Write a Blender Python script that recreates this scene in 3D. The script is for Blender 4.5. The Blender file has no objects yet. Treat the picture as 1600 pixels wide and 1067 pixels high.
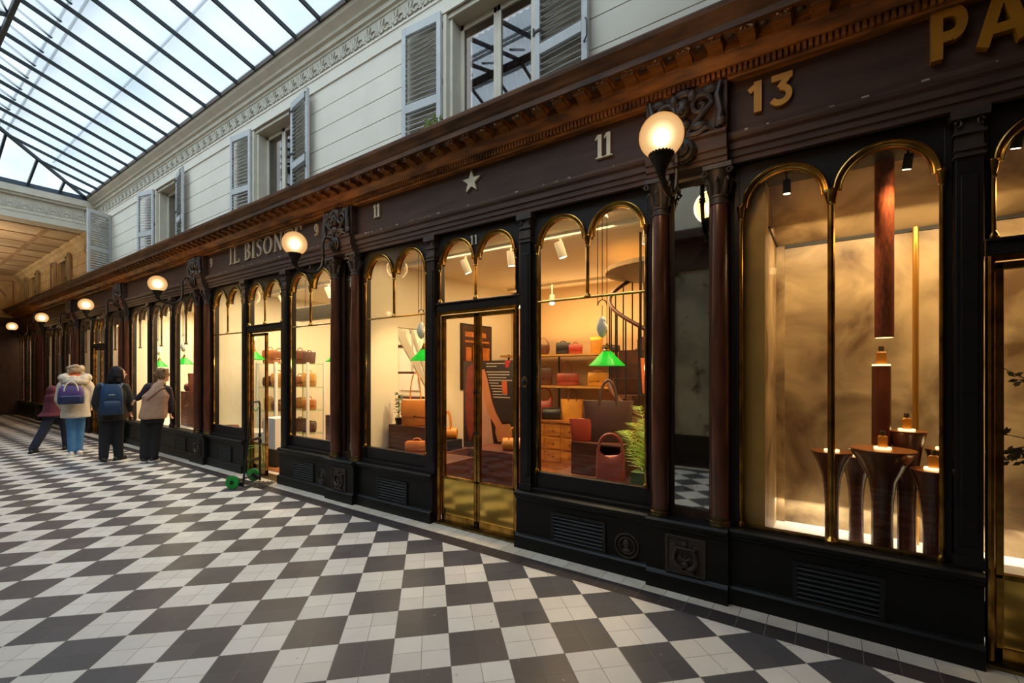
SKY = 0.86      # brightness of the overcast sky
SUN = 6.5
KI = 1.5
KL = 0.95       # globe lamps
import bpy, math, random
from math import sin, cos, pi, radians as R
from mathutils import Vector, Matrix
random.seed(11)
SC = bpy.context.scene
COL = SC.collection
V = Vector

# ------------------------------------------------------------------ helpers
def lin(c):
    def f(v):
        v /= 255.0
        return v / 12.92 if v <= .04045 else ((v + .055) / 1.055) ** 2.4
    return (f(c[0]), f(c[1]), f(c[2]), 1.0)

class B:
    """collects faces in one mesh"""
    def __init__(s):
        s.v = []; s.f = []; s.sm = []
    def add(s, vs, fs, smooth=False):
        n = len(s.v); s.v += [tuple(p) for p in vs]
        for f in fs:
            s.f.append(tuple(i + n for i in f)); s.sm.append(smooth)
    def box(s, x0, x1, y0, y1, z0, z1):
        s.add([(x0,y0,z0),(x1,y0,z0),(x1,y1,z0),(x0,y1,z0),(x0,y0,z1),(x1,y0,z1),(x1,y1,z1),(x0,y1,z1)],
              [(0,3,2,1),(4,5,6,7),(0,1,5,4),(1,2,6,5),(2,3,7,6),(3,0,4,7)])
        return s
    def obox(s, M, sx, sy, sz):
        """box of size sx,sy,sz centred, moved by matrix M"""
        vs = [M @ V((x*sx/2, y*sy/2, z*sz/2)) for x,y,z in
              [(-1,-1,-1),(1,-1,-1),(1,1,-1),(-1,1,-1),(-1,-1,1),(1,-1,1),(1,1,1),(-1,1,1)]]
        s.add(vs, [(0,3,2,1),(4,5,6,7),(0,1,5,4),(1,2,6,5),(2,3,7,6),(3,0,4,7)])
        return s
    def bar(s, p, q, w, h=None):
        """rectangular bar from p to q"""
        p = V(p); q = V(q); d = q - p; L = d.length; d.normalize()
        up = V((0,0,1)) if abs(d.z) < .95 else V((0,1,0))
        a = d.cross(up).normalized(); c = a.cross(d)
        M = Matrix((d, a, c)).transposed().to_4x4(); M.translation = (p + q) / 2
        return s.obox(M, L, w, h or w)
    def ring(s, c, ax, r, n, e=1.0):
        ax = V(ax).normalized(); up = V((0,0,1)) if abs(ax.z) < .9 else V((1,0,0))
        a = ax.cross(up).normalized(); b = ax.cross(a)
        return [V(c) + a*r*cos(2*pi*i/n) + b*r*e*sin(2*pi*i/n) for i in range(n)]
    def tube(s, pts, r, n=10, cap=True, closed=False):
        pts = [V(p) for p in pts]; m = len(pts)
        rs = r if isinstance(r, (list, tuple)) else [r]*m
        rings = []; pa = None
        for i, p in enumerate(pts):
            if closed: d = pts[(i+1) % m] - pts[i-1]
            else: d = pts[min(i+1, m-1)] - pts[max(i-1, 0)]
            if d.length < 1e-9: d = V((0,0,1))
            d.normalize()
            if pa is None:
                up = V((0,0,1)) if abs(d.z) < .9 else V((1,0,0))
                a = d.cross(up).normalized()
            else:
                a = (pa - d*pa.dot(d))
                a = a.normalized() if a.length > 1e-6 else d.orthogonal().normalized()
            pa = a; b = d.cross(a)
            rings.append([p + a*rs[i]*cos(2*pi*k/n) + b*rs[i]*sin(2*pi*k/n) for k in range(n)])
        vs = [p for g in rings for p in g]; fs = []
        for i in range(m if closed else m-1):
            j = (i+1) % m
            for k in range(n):
                k2 = (k+1) % n
                fs.append((i*n+k, i*n+k2, j*n+k2, j*n+k))
        s.add(vs, fs, True)
        if cap and not closed:
            s.add(rings[0], [tuple(reversed(range(n)))]); s.add(rings[-1], [tuple(range(n))])
        return s
    def lathe(s, prof, c=(0,0,0), n=20, sx=1, sy=1, M=None, smooth=True):
        """profile [(r,z)] about a vertical axis through c"""
        vs = []; fs = []; m = len(prof)
        for r, z in prof:
            for k in range(n):
                p = V((r*sx*cos(2*pi*k/n), r*sy*sin(2*pi*k/n), z))
                if M: p = M @ p
                vs.append(p + V(c))
        for i in range(m-1):
            for k in range(n):
                k2 = (k+1) % n
                fs.append((i*n+k, i*n+k2, (i+1)*n+k2, (i+1)*n+k))
        if prof[0][0] > 1e-5: fs.append(tuple(reversed(range(n))))
        if prof[-1][0] > 1e-5: fs.append(tuple((m-1)*n+k for k in range(n)))
        s.add(vs, fs, smooth)
        return s
    def ball(s, c, r, n=16, sx=1, sy=1, sz=1, M=None):
        k = n//2
        prof = [(max(r*sin(pi*i/k), 0.0 if 0 < i < k else 1e-6), -r*sz*cos(pi*i/k)) for i in range(k+1)]
        return s.lathe(prof, c, n, sx, sy, M)
    def cyl(s, p, q, r, r2=None, n=16):
        return s.tube([p, q], [r, r if r2 is None else r2], n)
    def loft(s, rings, cap=True, smooth=True):
        n = len(rings[0]); vs = [p for g in rings for p in g]; fs = []
        for i in range(len(rings)-1):
            for k in range(n):
                k2 = (k+1) % n
                fs.append((i*n+k, i*n+k2, (i+1)*n+k2, (i+1)*n+k))
        s.add(vs, fs, smooth)
        if cap:
            s.add(rings[0], [tuple(reversed(range(n)))]); s.add(rings[-1], [tuple(range(n))])
        return s
    def extr_x(s, prof, x0, x1, smooth=False):
        """closed (y,z) outline swept along x"""
        n = len(prof)
        vs = [(x0,y,z) for y,z in prof] + [(x1,y,z) for y,z in prof]
        s.add(vs, [(i,(i+1)%n,n+(i+1)%n,n+i) for i in range(n)] , smooth)
        s.add(vs[:n], [tuple(reversed(range(n)))]); s.add(vs[n:], [tuple(range(n))])
        return s
    def plate(s, poly, fn, d):
        """2D polygon (convex or simple) placed by fn(u,v,depth), thickness d"""
        n = len(poly)
        a = [fn(u,v,0) for u,v in poly]; b = [fn(u,v,d) for u,v in poly]
        s.add(a + b, [tuple(range(n)), tuple(reversed(range(n,2*n)))] + [(i,n+i,n+(i+1)%n,(i+1)%n) for i in range(n)])
        return s
    def strip(s, pts, w, fn, d, closed=False):
        """flat ribbon of width w along 2D polyline, extruded by d"""
        m = len(pts); L = []; Rr = []
        for i,(u,v) in enumerate(pts):
            if closed: p0 = pts[i-1]; p1 = pts[(i+1)%m]
            else: p0 = pts[max(i-1,0)]; p1 = pts[min(i+1,m-1)]
            dx, dy = p1[0]-p0[0], p1[1]-p0[1]; l = math.hypot(dx,dy) or 1
            ww = (w[i] if isinstance(w,(list,tuple)) else w)/2
            L.append((u-dy/l*ww, v+dx/l*ww)); Rr.append((u+dy/l*ww, v-dx/l*ww))
        n = m if closed else m-1
        vs = [fn(*p,0) for p in L]+[fn(*p,0) for p in Rr]+[fn(*p,d) for p in L]+[fn(*p,d) for p in Rr]
        fs = []
        for i in range(n):
            j = (i+1)%m
            fs += [(i,m+i,m+j,j),(2*m+i,2*m+j,3*m+j,3*m+i),(i,j,2*m+j,2*m+i),(m+i,3*m+i,3*m+j,m+j)]
        if not closed: fs += [(0,2*m,3*m,m),(m-1,2*m-1,4*m-1,3*m-1)]
        s.add(vs, fs)
        return s
    def quad(s, a, b, c, d):
        s.add([a,b,c,d], [(0,1,2,3)]); return s

def mesh(name, b, m, off=(0,0,0), ang=35):
    me = bpy.data.meshes.new(name)
    o = V(off)
    me.from_pydata([tuple(V(p)-o) for p in b.v], [], b.f)
    me.polygons.foreach_set('use_smooth', b.sm)
    me.update()
    if any(b.sm):
        try: me.set_sharp_from_angle(angle=R(ang))
        except Exception: pass
    for mm in (m if isinstance(m, (list, tuple)) else [m]): me.materials.append(mm)
    return me

def fixn(o):
    import bmesh
    bm = bmesh.new(); bm.from_mesh(o.data); bmesh.ops.recalc_face_normals(bm, faces=bm.faces); bm.to_mesh(o.data); bm.free()

def tag(o, label, cat, group=None, kind=None):
    o['label'] = label; o['category'] = cat
    if group: o['group'] = group
    o['kind'] = kind or 'thing'
    return o

def thing(name, label, cat, loc=(0,0,0), rz=0, group=None, kind=None):
    o = bpy.data.objects.new(name, None); COL.objects.link(o)
    o.location = loc; o.rotation_euler = (0,0,rz); o.empty_display_size = .1
    return tag(o, label, cat, group, kind)

def part(name, b, m, root, local=False, bevel=0, label=None):
    """world-coordinate mesh hung under an unrotated root (local=True: root coordinates)"""
    off = (0,0,0)
    if not local:
        r = root; off = V((0,0,0))
        while r is not None:
            off += r.location; r = r.parent
    o = bpy.data.objects.new(name, mesh(name, b, m, off)); COL.objects.link(o)
    o.parent = root
    fixn(o)
    if bevel:
        md = o.modifiers.new('edge', 'BEVEL'); md.width = bevel; md.segments = 2; md.limit_method = 'ANGLE'; md.angle_limit = R(40)
    if label: o['label'] = label
    return o

def solo(name, b, m, label, cat, group=None, kind=None, loc=None, bevel=0):
    if loc is None:
        xs = [p[0] for p in b.v]; ys = [p[1] for p in b.v]; zs = [p[2] for p in b.v]
        loc = ((min(xs)+max(xs))/2, (min(ys)+max(ys))/2, min(zs))
    o = bpy.data.objects.new(name, mesh(name, b, m, loc)); COL.objects.link(o); o.location = loc
    fixn(o)
    if bevel:
        md = o.modifiers.new('edge', 'BEVEL'); md.width = bevel; md.segments = 2; md.limit_method = 'ANGLE'; md.angle_limit = R(40)
    return tag(o, label, cat, group, kind)

def struct(name, b, m, label, cat, loc=None):
    return solo(name, b, m, label, cat, kind='structure', loc=loc)

def dup(root, loc, rz=None, label=None, group=None):
    r = root.copy(); COL.objects.link(r); r.location = loc
    if rz is not None: r.rotation_euler = (0,0,rz)
    if label: r['label'] = label
    if group: r['group'] = group
    def kids(a, b):
        for ch in list(a.children):
            c = ch.copy(); COL.objects.link(c); c.parent = b
            kids(ch, c)
    kids(root, r)
    return r

def arc(cx, cz, r, a0, a1, n=16, e=1.0):
    return [(cx + r*cos(a0+(a1-a0)*i/n), cz + r*e*sin(a0+(a1-a0)*i/n)) for i in range(n+1)]

# ------------------------------------------------------------------ materials
def nodes(name):
    m = bpy.data.materials.new(name); m.use_nodes = True
    nt = m.node_tree; nt.nodes.clear()
    out = nt.nodes.new('ShaderNodeOutputMaterial')
    def N(t, **k):
        n = nt.nodes.new(t)
        for a, v in k.items(): setattr(n, a, v)
        return n
    return m, nt, out, N, nt.links.new

_mats = {}
def mat(name, rgb, rough=.5, metal=0, var=.15, scale=6, rgb2=None, bump=0, stretch=None, coat=0, sheen=0, spec=.5, emit=None, estr=0, lo=.35, hi=.65):
    if name in _mats: return _mats[name]
    m, nt, out, N, L = nodes(name)
    p = N('ShaderNodeBsdfPrincipled')
    p.inputs['Roughness'].default_value = rough; p.inputs['Metallic'].default_value = metal
    p.inputs['Specular IOR Level'].default_value = spec
    if coat: p.inputs['Coat Weight'].default_value = coat; p.inputs['Coat Roughness'].default_value = .15
    if sheen: p.inputs['Sheen Weight'].default_value = sheen
    c = lin(rgb)
    tc = N('ShaderNodeTexCoord'); mp = N('ShaderNodeMapping'); L(tc.outputs['Object'], mp.inputs['Vector'])
    if stretch: mp.inputs['Scale'].default_value = stretch
    nz = N('ShaderNodeTexNoise'); nz.inputs['Scale'].default_value = scale; nz.inputs['Detail'].default_value = 5
    L(mp.outputs['Vector'], nz.inputs['Vector'])
    rp = N('ShaderNodeValToRGB')
    c2 = lin(rgb2) if rgb2 else tuple(v*(1-var) for v in c[:3]) + (1,)
    rp.color_ramp.elements[0].position = lo; rp.color_ramp.elements[1].position = hi
    rp.color_ramp.elements[0].color = c2; rp.color_ramp.elements[1].color = c
    L(nz.outputs['Fac'], rp.inputs['Fac']); L(rp.outputs['Color'], p.inputs['Base Color'])
    if bump:
        bp = N('ShaderNodeBump'); bp.inputs['Strength'].default_value = bump; bp.inputs['Distance'].default_value = .01
        L(nz.outputs['Fac'], bp.inputs['Height']); L(bp.outputs['Normal'], p.inputs['Normal'])
    if emit:
        p.inputs['Emission Color'].default_value = lin(emit); p.inputs['Emission Strength'].default_value = estr
    L(p.outputs['BSDF'], out.inputs['Surface'])
    _mats[name] = m
    return m

def emat(name, rgb, s):
    if name in _mats: return _mats[name]
    m, nt, out, N, L = nodes(name)
    e = N('ShaderNodeEmission'); e.inputs['Color'].default_value = lin(rgb); e.inputs['Strength'].default_value = s
    L(e.outputs['Emission'], out.inputs['Surface']); _mats[name] = m
    return m

def glassmat(name, tint=(.97,.98,.97), refl=1.0, ior=1.45, rough=0.0, dirt=0):
    if name in _mats: return _mats[name]
    m, nt, out, N, L = nodes(name)
    t = N('ShaderNodeBsdfTransparent'); t.inputs['Color'].default_value = (*tint,1)
    g = N('ShaderNodeBsdfGlossy'); g.inputs['Roughness'].default_value = rough; g.inputs['Color'].default_value = (.9,.9,.9,1)
    fr = N('ShaderNodeFresnel'); fr.inputs['IOR'].default_value = ior
    mu = N('ShaderNodeMath', operation='MULTIPLY'); mu.inputs[1].default_value = refl; L(fr.outputs['Fac'], mu.inputs[0])
    ge = N('ShaderNodeNewGeometry'); inv = N('ShaderNodeMath', operation='SUBTRACT'); inv.inputs[0].default_value = 1; L(ge.outputs['Backfacing'], inv.inputs[1])
    m3 = N('ShaderNodeMath', operation='MULTIPLY'); L(mu.outputs[0], m3.inputs[0]); L(inv.outputs[0], m3.inputs[1]); mu = m3
    mx = N('ShaderNodeMixShader'); L(mu.outputs[0], mx.inputs[0]); L(t.outputs[0], mx.inputs[1]); L(g.outputs[0], mx.inputs[2])
    last = mx
    if dirt:
        d = N('ShaderNodeBsdfDiffuse'); d.inputs['Color'].default_value = (.6,.6,.58,1)
        m2 = N('ShaderNodeMixShader'); m2.inputs[0].default_value = dirt
        L(mx.outputs[0], m2.inputs[1]); L(d.outputs[0], m2.inputs[2]); last = m2
    L(last.outputs[0], out.inputs['Surface']); _mats[name] = m
    return m

M_FASCIA = mat('fascia wood', (82,57,45), .55, var=.4, scale=3, stretch=(.6,3,5), bump=.05, spec=.25)
M_DARKW  = mat('dark wood', (66,46,37), .5, var=.4, scale=5, stretch=(2,2,.7), bump=.08, spec=.3)
M_ARCHW  = mat('architrave wood', (84,59,46), .55, var=.45, scale=5, stretch=(.5,4,4), bump=.1, spec=.3)
M_COLW   = mat('mahogany column', (98,52,33), .3, var=.55, scale=7, stretch=(3,3,.5), coat=.3)
M_CORN   = mat('cornice wood', (168,104,44), .5, rgb2=(92,56,28), scale=5, stretch=(.7,3,3), bump=.15, spec=.3)
M_CORN2  = mat('cornice cyma wood', (108,72,46), .55, rgb2=(62,42,30), scale=4, stretch=(.7,3,3), bump=.15, spec=.25)
M_BLACK  = mat('black painted plinth', (21,19,17), .45, var=.3, scale=8, bump=.06, spec=.25)
M_BLACKW = mat('black painted wood', (33,27,26), .4, var=.3, scale=8, bump=.05, spec=.3)
M_CARVE  = mat('carved dark wood', (64,50,42), .5, var=.5, scale=14, bump=.1)
M_BRASS  = mat('brass', (196,150,70), .22, 1, rgb2=(120,88,40), scale=9, bump=.03)
M_BRASSD = mat('tarnished brass', (150,125,80), .35, 1, rgb2=(84,70,46), scale=12, bump=.05)
M_KICK   = mat('brass kick plate', (240,200,104), .13, 1, rgb2=(216,172,80), scale=3, bump=.06)
M_GOLD   = mat('gold lettering', (190,128,30), .4, .35, var=.15, scale=10)
M_CREAML = mat('cream lettering', (214,200,170), .45, .2, var=.12, scale=12)
M_TANL   = mat('dull bronze lettering', (206,180,148), .5, .1, var=.15, scale=12)
M_IRON   = mat('iron bracket', (52,42,34), .45, .6, var=.4, scale=20)
M_GLASS  = glassmat('shop glass')
M_UGLASS = glassmat('upper window glass', (.55,.52,.5), 1.6, 1.6)
M_MIRROR = mat('aged mirror', (196,198,192), .03, 1, rgb2=(120,116,104), scale=7, lo=.3, hi=.42)
M_WALL   = mat('cream stucco', (220,211,195), .8, var=.06, scale=3, bump=.03)
M_TRIM   = mat('cream moulding', (205,196,176), .7, var=.12, scale=5)
M_FRIEZE = mat('stone frieze', (198,190,172), .75, var=.18, scale=9, bump=.05)
M_SHUT   = mat('grey shutter paint', (184,184,182), .5, var=.12, scale=8)
M_STEEL  = mat('dark roof steel', (34,44,50), .5, .3, var=.3, scale=9)
M_GUTTER = mat('blue grey gutter', (62,72,84), .5, .2, var=.2, scale=5)
M_CREAMW = mat('warm white shop wall', (236,228,206), .7, var=.04, scale=2)
M_WHITE  = mat('white paint', (236,232,222), .5, var=.04, scale=5)
M_CEIL   = mat('shop ceiling', (226,212,184), .75, var=.04, scale=2)
M_OAK    = mat('honey oak', (190,128,58), .45, rgb2=(146,90,38), scale=6, stretch=(.6,3,3))
M_WALN   = mat('walnut crate', (112,62,44), .45, rgb2=(74,40,30), scale=6, stretch=(.6,.6,6))
M_BLK    = mat('matt black', (17,16,16), .5, var=.2, scale=9)

def leather(rgb):
    return mat('leather %d %d %d' % rgb, rgb, .42, var=.22, scale=7, bump=.05, coat=.15)

# ------------------------------------------------------------------ camera: 16 mm lens, level, slight vertical shift
CH = 1.55
cam = bpy.data.cameras.new('camera'); co = bpy.data.objects.new('camera', cam); COL.objects.link(co)
cam.sensor_width = 36; cam.lens = 36*711/1600; cam.shift_y = 47.5/1600; cam.clip_start = .05; cam.clip_end = 200
co.location = (0,0,CH); co.rotation_euler = (R(90), 0, R(34.8)); SC.camera = co
SC.view_settings.view_transform = 'Standard'; SC.view_settings.look = 'None'
SC.view_settings.gamma = 1; SC.view_settings.use_curve_mapping = False
SC.view_settings.exposure = 0.1
SC.cycles.use_denoising = True
SC.cycles.max_bounces = 8; SC.cycles.transparent_max_bounces = 24
SC.cycles.sample_clamp_indirect = 6; SC.cycles.caustics_reflective = False; SC.cycles.caustics_refractive = False
_c, _s = cos(R(55.2)), sin(R(55.2))
def X_at(px, Y):
    """where the line of sight of photo column px meets the plane y=Y"""
    r = (px-800)/711.0
    return Y*(r*_s-_c)/(_s+r*_c)

# ------------------------------------------------------------------ daylight
w = bpy.data.worlds.new('overcast sky'); SC.world = w; w.use_nodes = True
wn = w.node_tree; bg = wn.nodes['Background']
wtc = wn.nodes.new('ShaderNodeTexCoord'); wnz = wn.nodes.new('ShaderNodeTexNoise'); wnz.inputs['Scale'].default_value = 3.0
wnz.inputs['Detail'].default_value = 4
wrp = wn.nodes.new('ShaderNodeValToRGB')
wrp.color_ramp.elements[0].position = .35; wrp.color_ramp.elements[1].position = .65
wrp.color_ramp.elements[0].color = (.66,.80,.92,1); wrp.color_ramp.elements[1].color = (.93,.98,1,1)
wn.links.new(wtc.outputs['Generated'], wnz.inputs['Vector']); wn.links.new(wnz.outputs['Fac'], wrp.inputs['Fac'])
wn.links.new(wrp.outputs['Color'], bg.inputs['Color']); bg.inputs['Strength'].default_value = SKY
sl = bpy.data.lights.new('daylight', 'SUN'); sl.energy = SUN; sl.angle = R(100); sl.color = (.73,.87,1)
so = bpy.data.objects.new('daylight', sl); COL.objects.link(so); so.rotation_euler = (R(30), R(10), 0); so.location = (-5,1,12)
# ================================================================== FLOOR
XL, XR = -24.5, 4.2           # passage ends
YO = -0.85                    # opposite front
def floor_material():
    m, nt, out, N, L = nodes('checkered marble floor')
    p = N('ShaderNodeBsdfPrincipled'); p.inputs['Specular IOR Level'].default_value = .3
    tc = N('ShaderNodeTexCoord'); sep = N('ShaderNodeSeparateXYZ'); L(tc.outputs['Object'], sep.inputs[0])
    def M(op, a, b=None):
        n = N('ShaderNodeMath', operation=op)
        for i, v in enumerate((a, b)):
            if v is None: continue
            if isinstance(v, (int, float)): n.inputs[i].default_value = v
            else: L(v, n.inputs[i])
        return n.outputs[0]
    side = .3104; k = 1/(side*math.sqrt(2)); x0, y0 = -2.07, 1.565
    xs = M('SUBTRACT', sep.outputs['X'], x0); ys = M('SUBTRACT', sep.outputs['Y'], y0)
    a = M('ADD', M('MULTIPLY', M('ADD', xs, ys), k), .5); b = M('ADD', M('MULTIPLY', M('SUBTRACT', xs, ys), k), .5)
    par = M('FLOORED_MODULO', M('ADD', M('FLOOR', a), M('FLOOR', b)), 2)      # 0 = dark, 1 = light
    a2 = M('MULTIPLY', a, 2); b2 = M('MULTIPLY', b, 2)
    def edge(t):
        f = M('FRACT', t); return M('MINIMUM', f, M('SUBTRACT', 1, f))
    d = M('MINIMUM', edge(a2), edge(b2))
    joint = M('LESS_THAN', d, .013)
    cmb = N('ShaderNodeCombineXYZ'); L(M('FLOOR', a2), cmb.inputs[0]); L(M('FLOOR', b2), cmb.inputs[1])
    wn_ = N('ShaderNodeTexWhiteNoise'); L(cmb.outputs[0], wn_.inputs['Vector'])
    nz = N('ShaderNodeTexNoise'); nz.inputs['Scale'].default_value = 9; nz.inputs['Detail'].default_value = 6; L(tc.outputs['Object'], nz.inputs['Vector'])
    nz2 = N('ShaderNodeTexNoise'); nz2.inputs['Scale'].default_value = 1.1; nz2.inputs['Detail'].default_value = 3; L(tc.outputs['Object'], nz2.inputs['Vector'])
    def mix(f, A, Bc):
        n = N('ShaderNodeMix', data_type='RGBA')
        if isinstance(f, (int, float)): n.inputs[0].default_value = f
        else: L(f, n.inputs[0])
        for i, v in ((6, A), (7, Bc)):
            if isinstance(v, tuple): n.inputs[i].default_value = v
            else: L(v, n.inputs[i])
        return n.outputs[2]
    dk = mix(wn_.outputs['Value'], lin((61,63,70)), lin((75,76,83)))
    dk = mix(M('MULTIPLY', nz.outputs['Fac'], .35), dk, lin((96,92,92)))
    lt = mix(wn_.outputs['Value'], lin((225,222,217)), lin((209,205,200)))
    lt = mix(M('MULTIPLY', nz.outputs['Fac'], .35), lt, lin((186,178,166)))
    dkj = mix(M('MULTIPLY', joint, .3), dk, lin((100,95,92))); ltj = mix(M('MULTIPLY', joint, .75), lt, lin((120,110,100)))
    c = mix(par, dkj, ltj)
    # scuffs and flakes
    sc_ = N('ShaderNodeTexNoise'); sc_.inputs['Scale'].default_value = 26; sc_.inputs['Detail'].default_value = 3; L(tc.outputs['Object'], sc_.inputs['Vector'])
    flake = M('MULTIPLY', M('GREATER_THAN', sc_.outputs['Fac'], .735), .8)
    c = mix(flake, c, lin((150,144,138)))
    c = mix(M('MULTIPLY', nz2.outputs['Fac'], .18), c, lin((128,120,112)))
    L(c, p.inputs['Base Color'])
    rg = M('ADD', M('MULTIPLY', nz.outputs['Fac'], .2), .26); L(rg, p.inputs['Roughness'])
    bp = N('ShaderNodeBump'); bp.inputs['Strength'].default_value = .25; bp.inputs['Distance'].default_value = .002
    L(M('MINIMUM', M('MULTIPLY', d, 30), 1), bp.inputs['Height']); L(bp.outputs[0], p.inputs['Normal'])
    L(p.outputs[0], out.inputs['Surface'])
    return m
def border_material(name, c1, c2, cj):
    m, nt, out, N, L = nodes(name)
    p = N('ShaderNodeBsdfPrincipled'); p.inputs['Roughness'].default_value = .36
    tc = N('ShaderNodeTexCoord'); br = N('ShaderNodeTexBrick'); L(tc.outputs['Object'], br.inputs['Vector'])
    br.offset = 0; br.inputs['Scale'].default_value = 1; br.inputs['Brick Width'].default_value = .1565; br.inputs['Row Height'].default_value = .9
    br.inputs['Mortar Size'].default_value = .0022; br.inputs['Bias'].default_value = 0
    br.inputs['Color1'].default_value = lin(c1); br.inputs['Color2'].default_value = lin(c2); br.inputs['Mortar'].default_value = lin(cj)
    nz = N('ShaderNodeTexNoise'); nz.inputs['Scale'].default_value = 8; nz.inputs['Detail'].default_value = 5; L(tc.outputs['Object'], nz.inputs['Vector'])
    mx = N('ShaderNodeMix', data_type='RGBA', blend_type='MULTIPLY'); mx.inputs[0].default_value = .5
    L(br.outputs['Color'], mx.inputs[6]); L(nz.outputs['Fac'], mx.inputs[7])
    rp = N('ShaderNodeValToRGB'); rp.color_ramp.elements[0].color = (.65,.65,.65,1); rp.color_ramp.elements[1].color = (1,1,1,1)
    rp.color_ramp.elements[0].position = .3; rp.color_ramp.elements[1].position = .6
    L(nz.outputs['Fac'], rp.inputs['Fac']); L(rp.outputs['Color'], mx.inputs[7])
    L(mx.outputs[2], p.inputs['Base Color']); L(p.outputs[0], out.inputs['Surface'])
    return m
M_FLOOR = floor_material()
M_BORDB = border_material('dark border tiles', (58,52,54), (70,63,64), (112,104,98))
M_BORDW = border_material('pale border tiles', (206,192,172), (222,210,194), (110,100,90))
b = B().box(XL, XR, YO+.32, 3.04, -.1, 0); struct('floor', b, M_FLOOR, 'black and cream checkered stone floor of the covered passage', 'floor', loc=(0,0,0))
b = B().box(XL, XR, 3.04, 3.19, -.1, 0); struct('trim_1', b, M_BORDB, 'dark tile border band along the lit shop fronts', 'floor border', loc=(0,0,0))
b = B().box(XL, XR, 3.19, 3.7, -.1, 0); struct('trim_2', b, M_BORDW, 'pale tile strip at the foot of the lit shop fronts', 'floor border', loc=(0,0,0))
b = B().box(XL, XR, YO+.17, YO+.32, -.1, 0); struct('trim_3', b, M_BORDB, 'dark tile border band along the opposite front', 'floor border', loc=(0,0,0))
b = B().box(XL, XR, YO-.3, YO+.17, -.1, 0); struct('trim_4', b, M_BORDW, 'pale tile strip at the foot of the opposite front', 'floor border', loc=(0,0,0))

# ================================================================== UPPER STOREY
YW = 3.45; XC = -15.14            # upper wall plane, corner where the glass roof ends
ZB, ZT = 3.72, 5.21
WIN = [-2.68, -6.62, -10.56, -14.46]
LOWWIN = [-18.42, -22.3]
OW = .565
def courses(bld, x0, x1, z0, z1, grooves):
    zs = [z0] + [g for g in grooves if z0 < g < z1] + [z1]
    for i in range(len(zs)-1):
        bld.box(x0, x1, YW-.018, YW+.02, zs[i]+(.005 if i else 0), zs[i+1]-(.005 if i < len(zs)-2 else 0))
def upper_wall(x0, x1, wins, z1):
    bd = B()
    edges = [x0]
    for c in sorted(wins): edges += [c-OW, c+OW]
    edges.append(x1)
    gr = sorted(5.21-.256*i for i in range(1,7))
    for i in range(0, len(edges), 2):
        bd.box(edges[i], edges[i+1], YW, YW+.35, 2.96, z1)
        courses(bd, edges[i], edges[i+1], 3.6, ZT, gr)
    for i in range(1, len(edges)-1, 2):                 # above and below the openings
        bd.box(edges[i], edges[i+1], YW, YW+.35, ZT-.02, z1)
        bd.box(edges[i], edges[i+1], YW, YW+.35, 2.96, ZB+.06)
    return bd
struct('wall_right', upper_wall(XC, XR, WIN, 5.8), M_WALL, 'cream grooved upper storey wall above the wooden cornice', 'wall', loc=(0,YW,3.6))
M_WARMW = mat('ochre stucco', (222,198,152), .75, rgb2=(200,168,118), scale=2.5)
struct('wall_right', upper_wall(XL, XC-.002, LOWWIN, 5.06), M_WARMW, 'ochre upper wall under the painted ceiling at the far end', 'wall', loc=(-20,YW,3.6))
# band, frieze, crowning moulding
b = B().box(XC, XR, YW-.035, YW-.015, ZT, 5.375).box(XC, XR, YW-.045, YW-.015, 5.36, 5.385)
struct('trim_5', b, M_WALL, 'plain cream band above the upper windows', 'moulding')
fr = B().box(XC, XR, YW-.02, YW-.0, 5.385, 5.61)
def motif(bd, x, alt):
    Y = YW-.02
    fn = lambda u, v, d: V((x+u, Y-.016+d, 5.40+v))
    bd.plate([(-.012,0),(.012,0),(.018,.17),(0,.195),(-.018,.17)], fn, .016)
    for sgn in (-1,1):
        for a, l in ((28,.16),(55,.12),(82,.085)):
            t = R(90-a*sgn*1.0)
            ca, sa = cos(t), sin(t)
            bd.plate([(0,.03),(ca*l*.55-sa*.014,.03+sa*l*.55+ca*.014),(ca*l,.03+sa*l),(ca*l*.55+sa*.014,.03+sa*l*.55-ca*.014)], fn, .013)
    if alt:
        bd.strip(arc(.12,.07,.04,0,2*pi,10), .014, fn, .014)
x = XC+.1; i = 0
while x < 1.5:
    motif(fr, x, True); x += .235; i += 1
struct('trim_6', fr, M_FRIEZE, 'carved palmette frieze under the glass roof', 'frieze')
prof = [(YW,5.61),(YW-.03,5.61),(YW-.035,5.635),(YW-.06,5.645),(YW-.065,5.70),(YW-.10,5.715),(YW-.11,5.74),(YW-.15,5.775),(YW-.18,5.80),(YW-.20,5.85),(YW,5.85)]
struct('trim_7', B().extr_x(prof, XC-.1, XR), M_TRIM, 'stepped cornice moulding along the edge of the glass roof', 'moulding')

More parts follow.
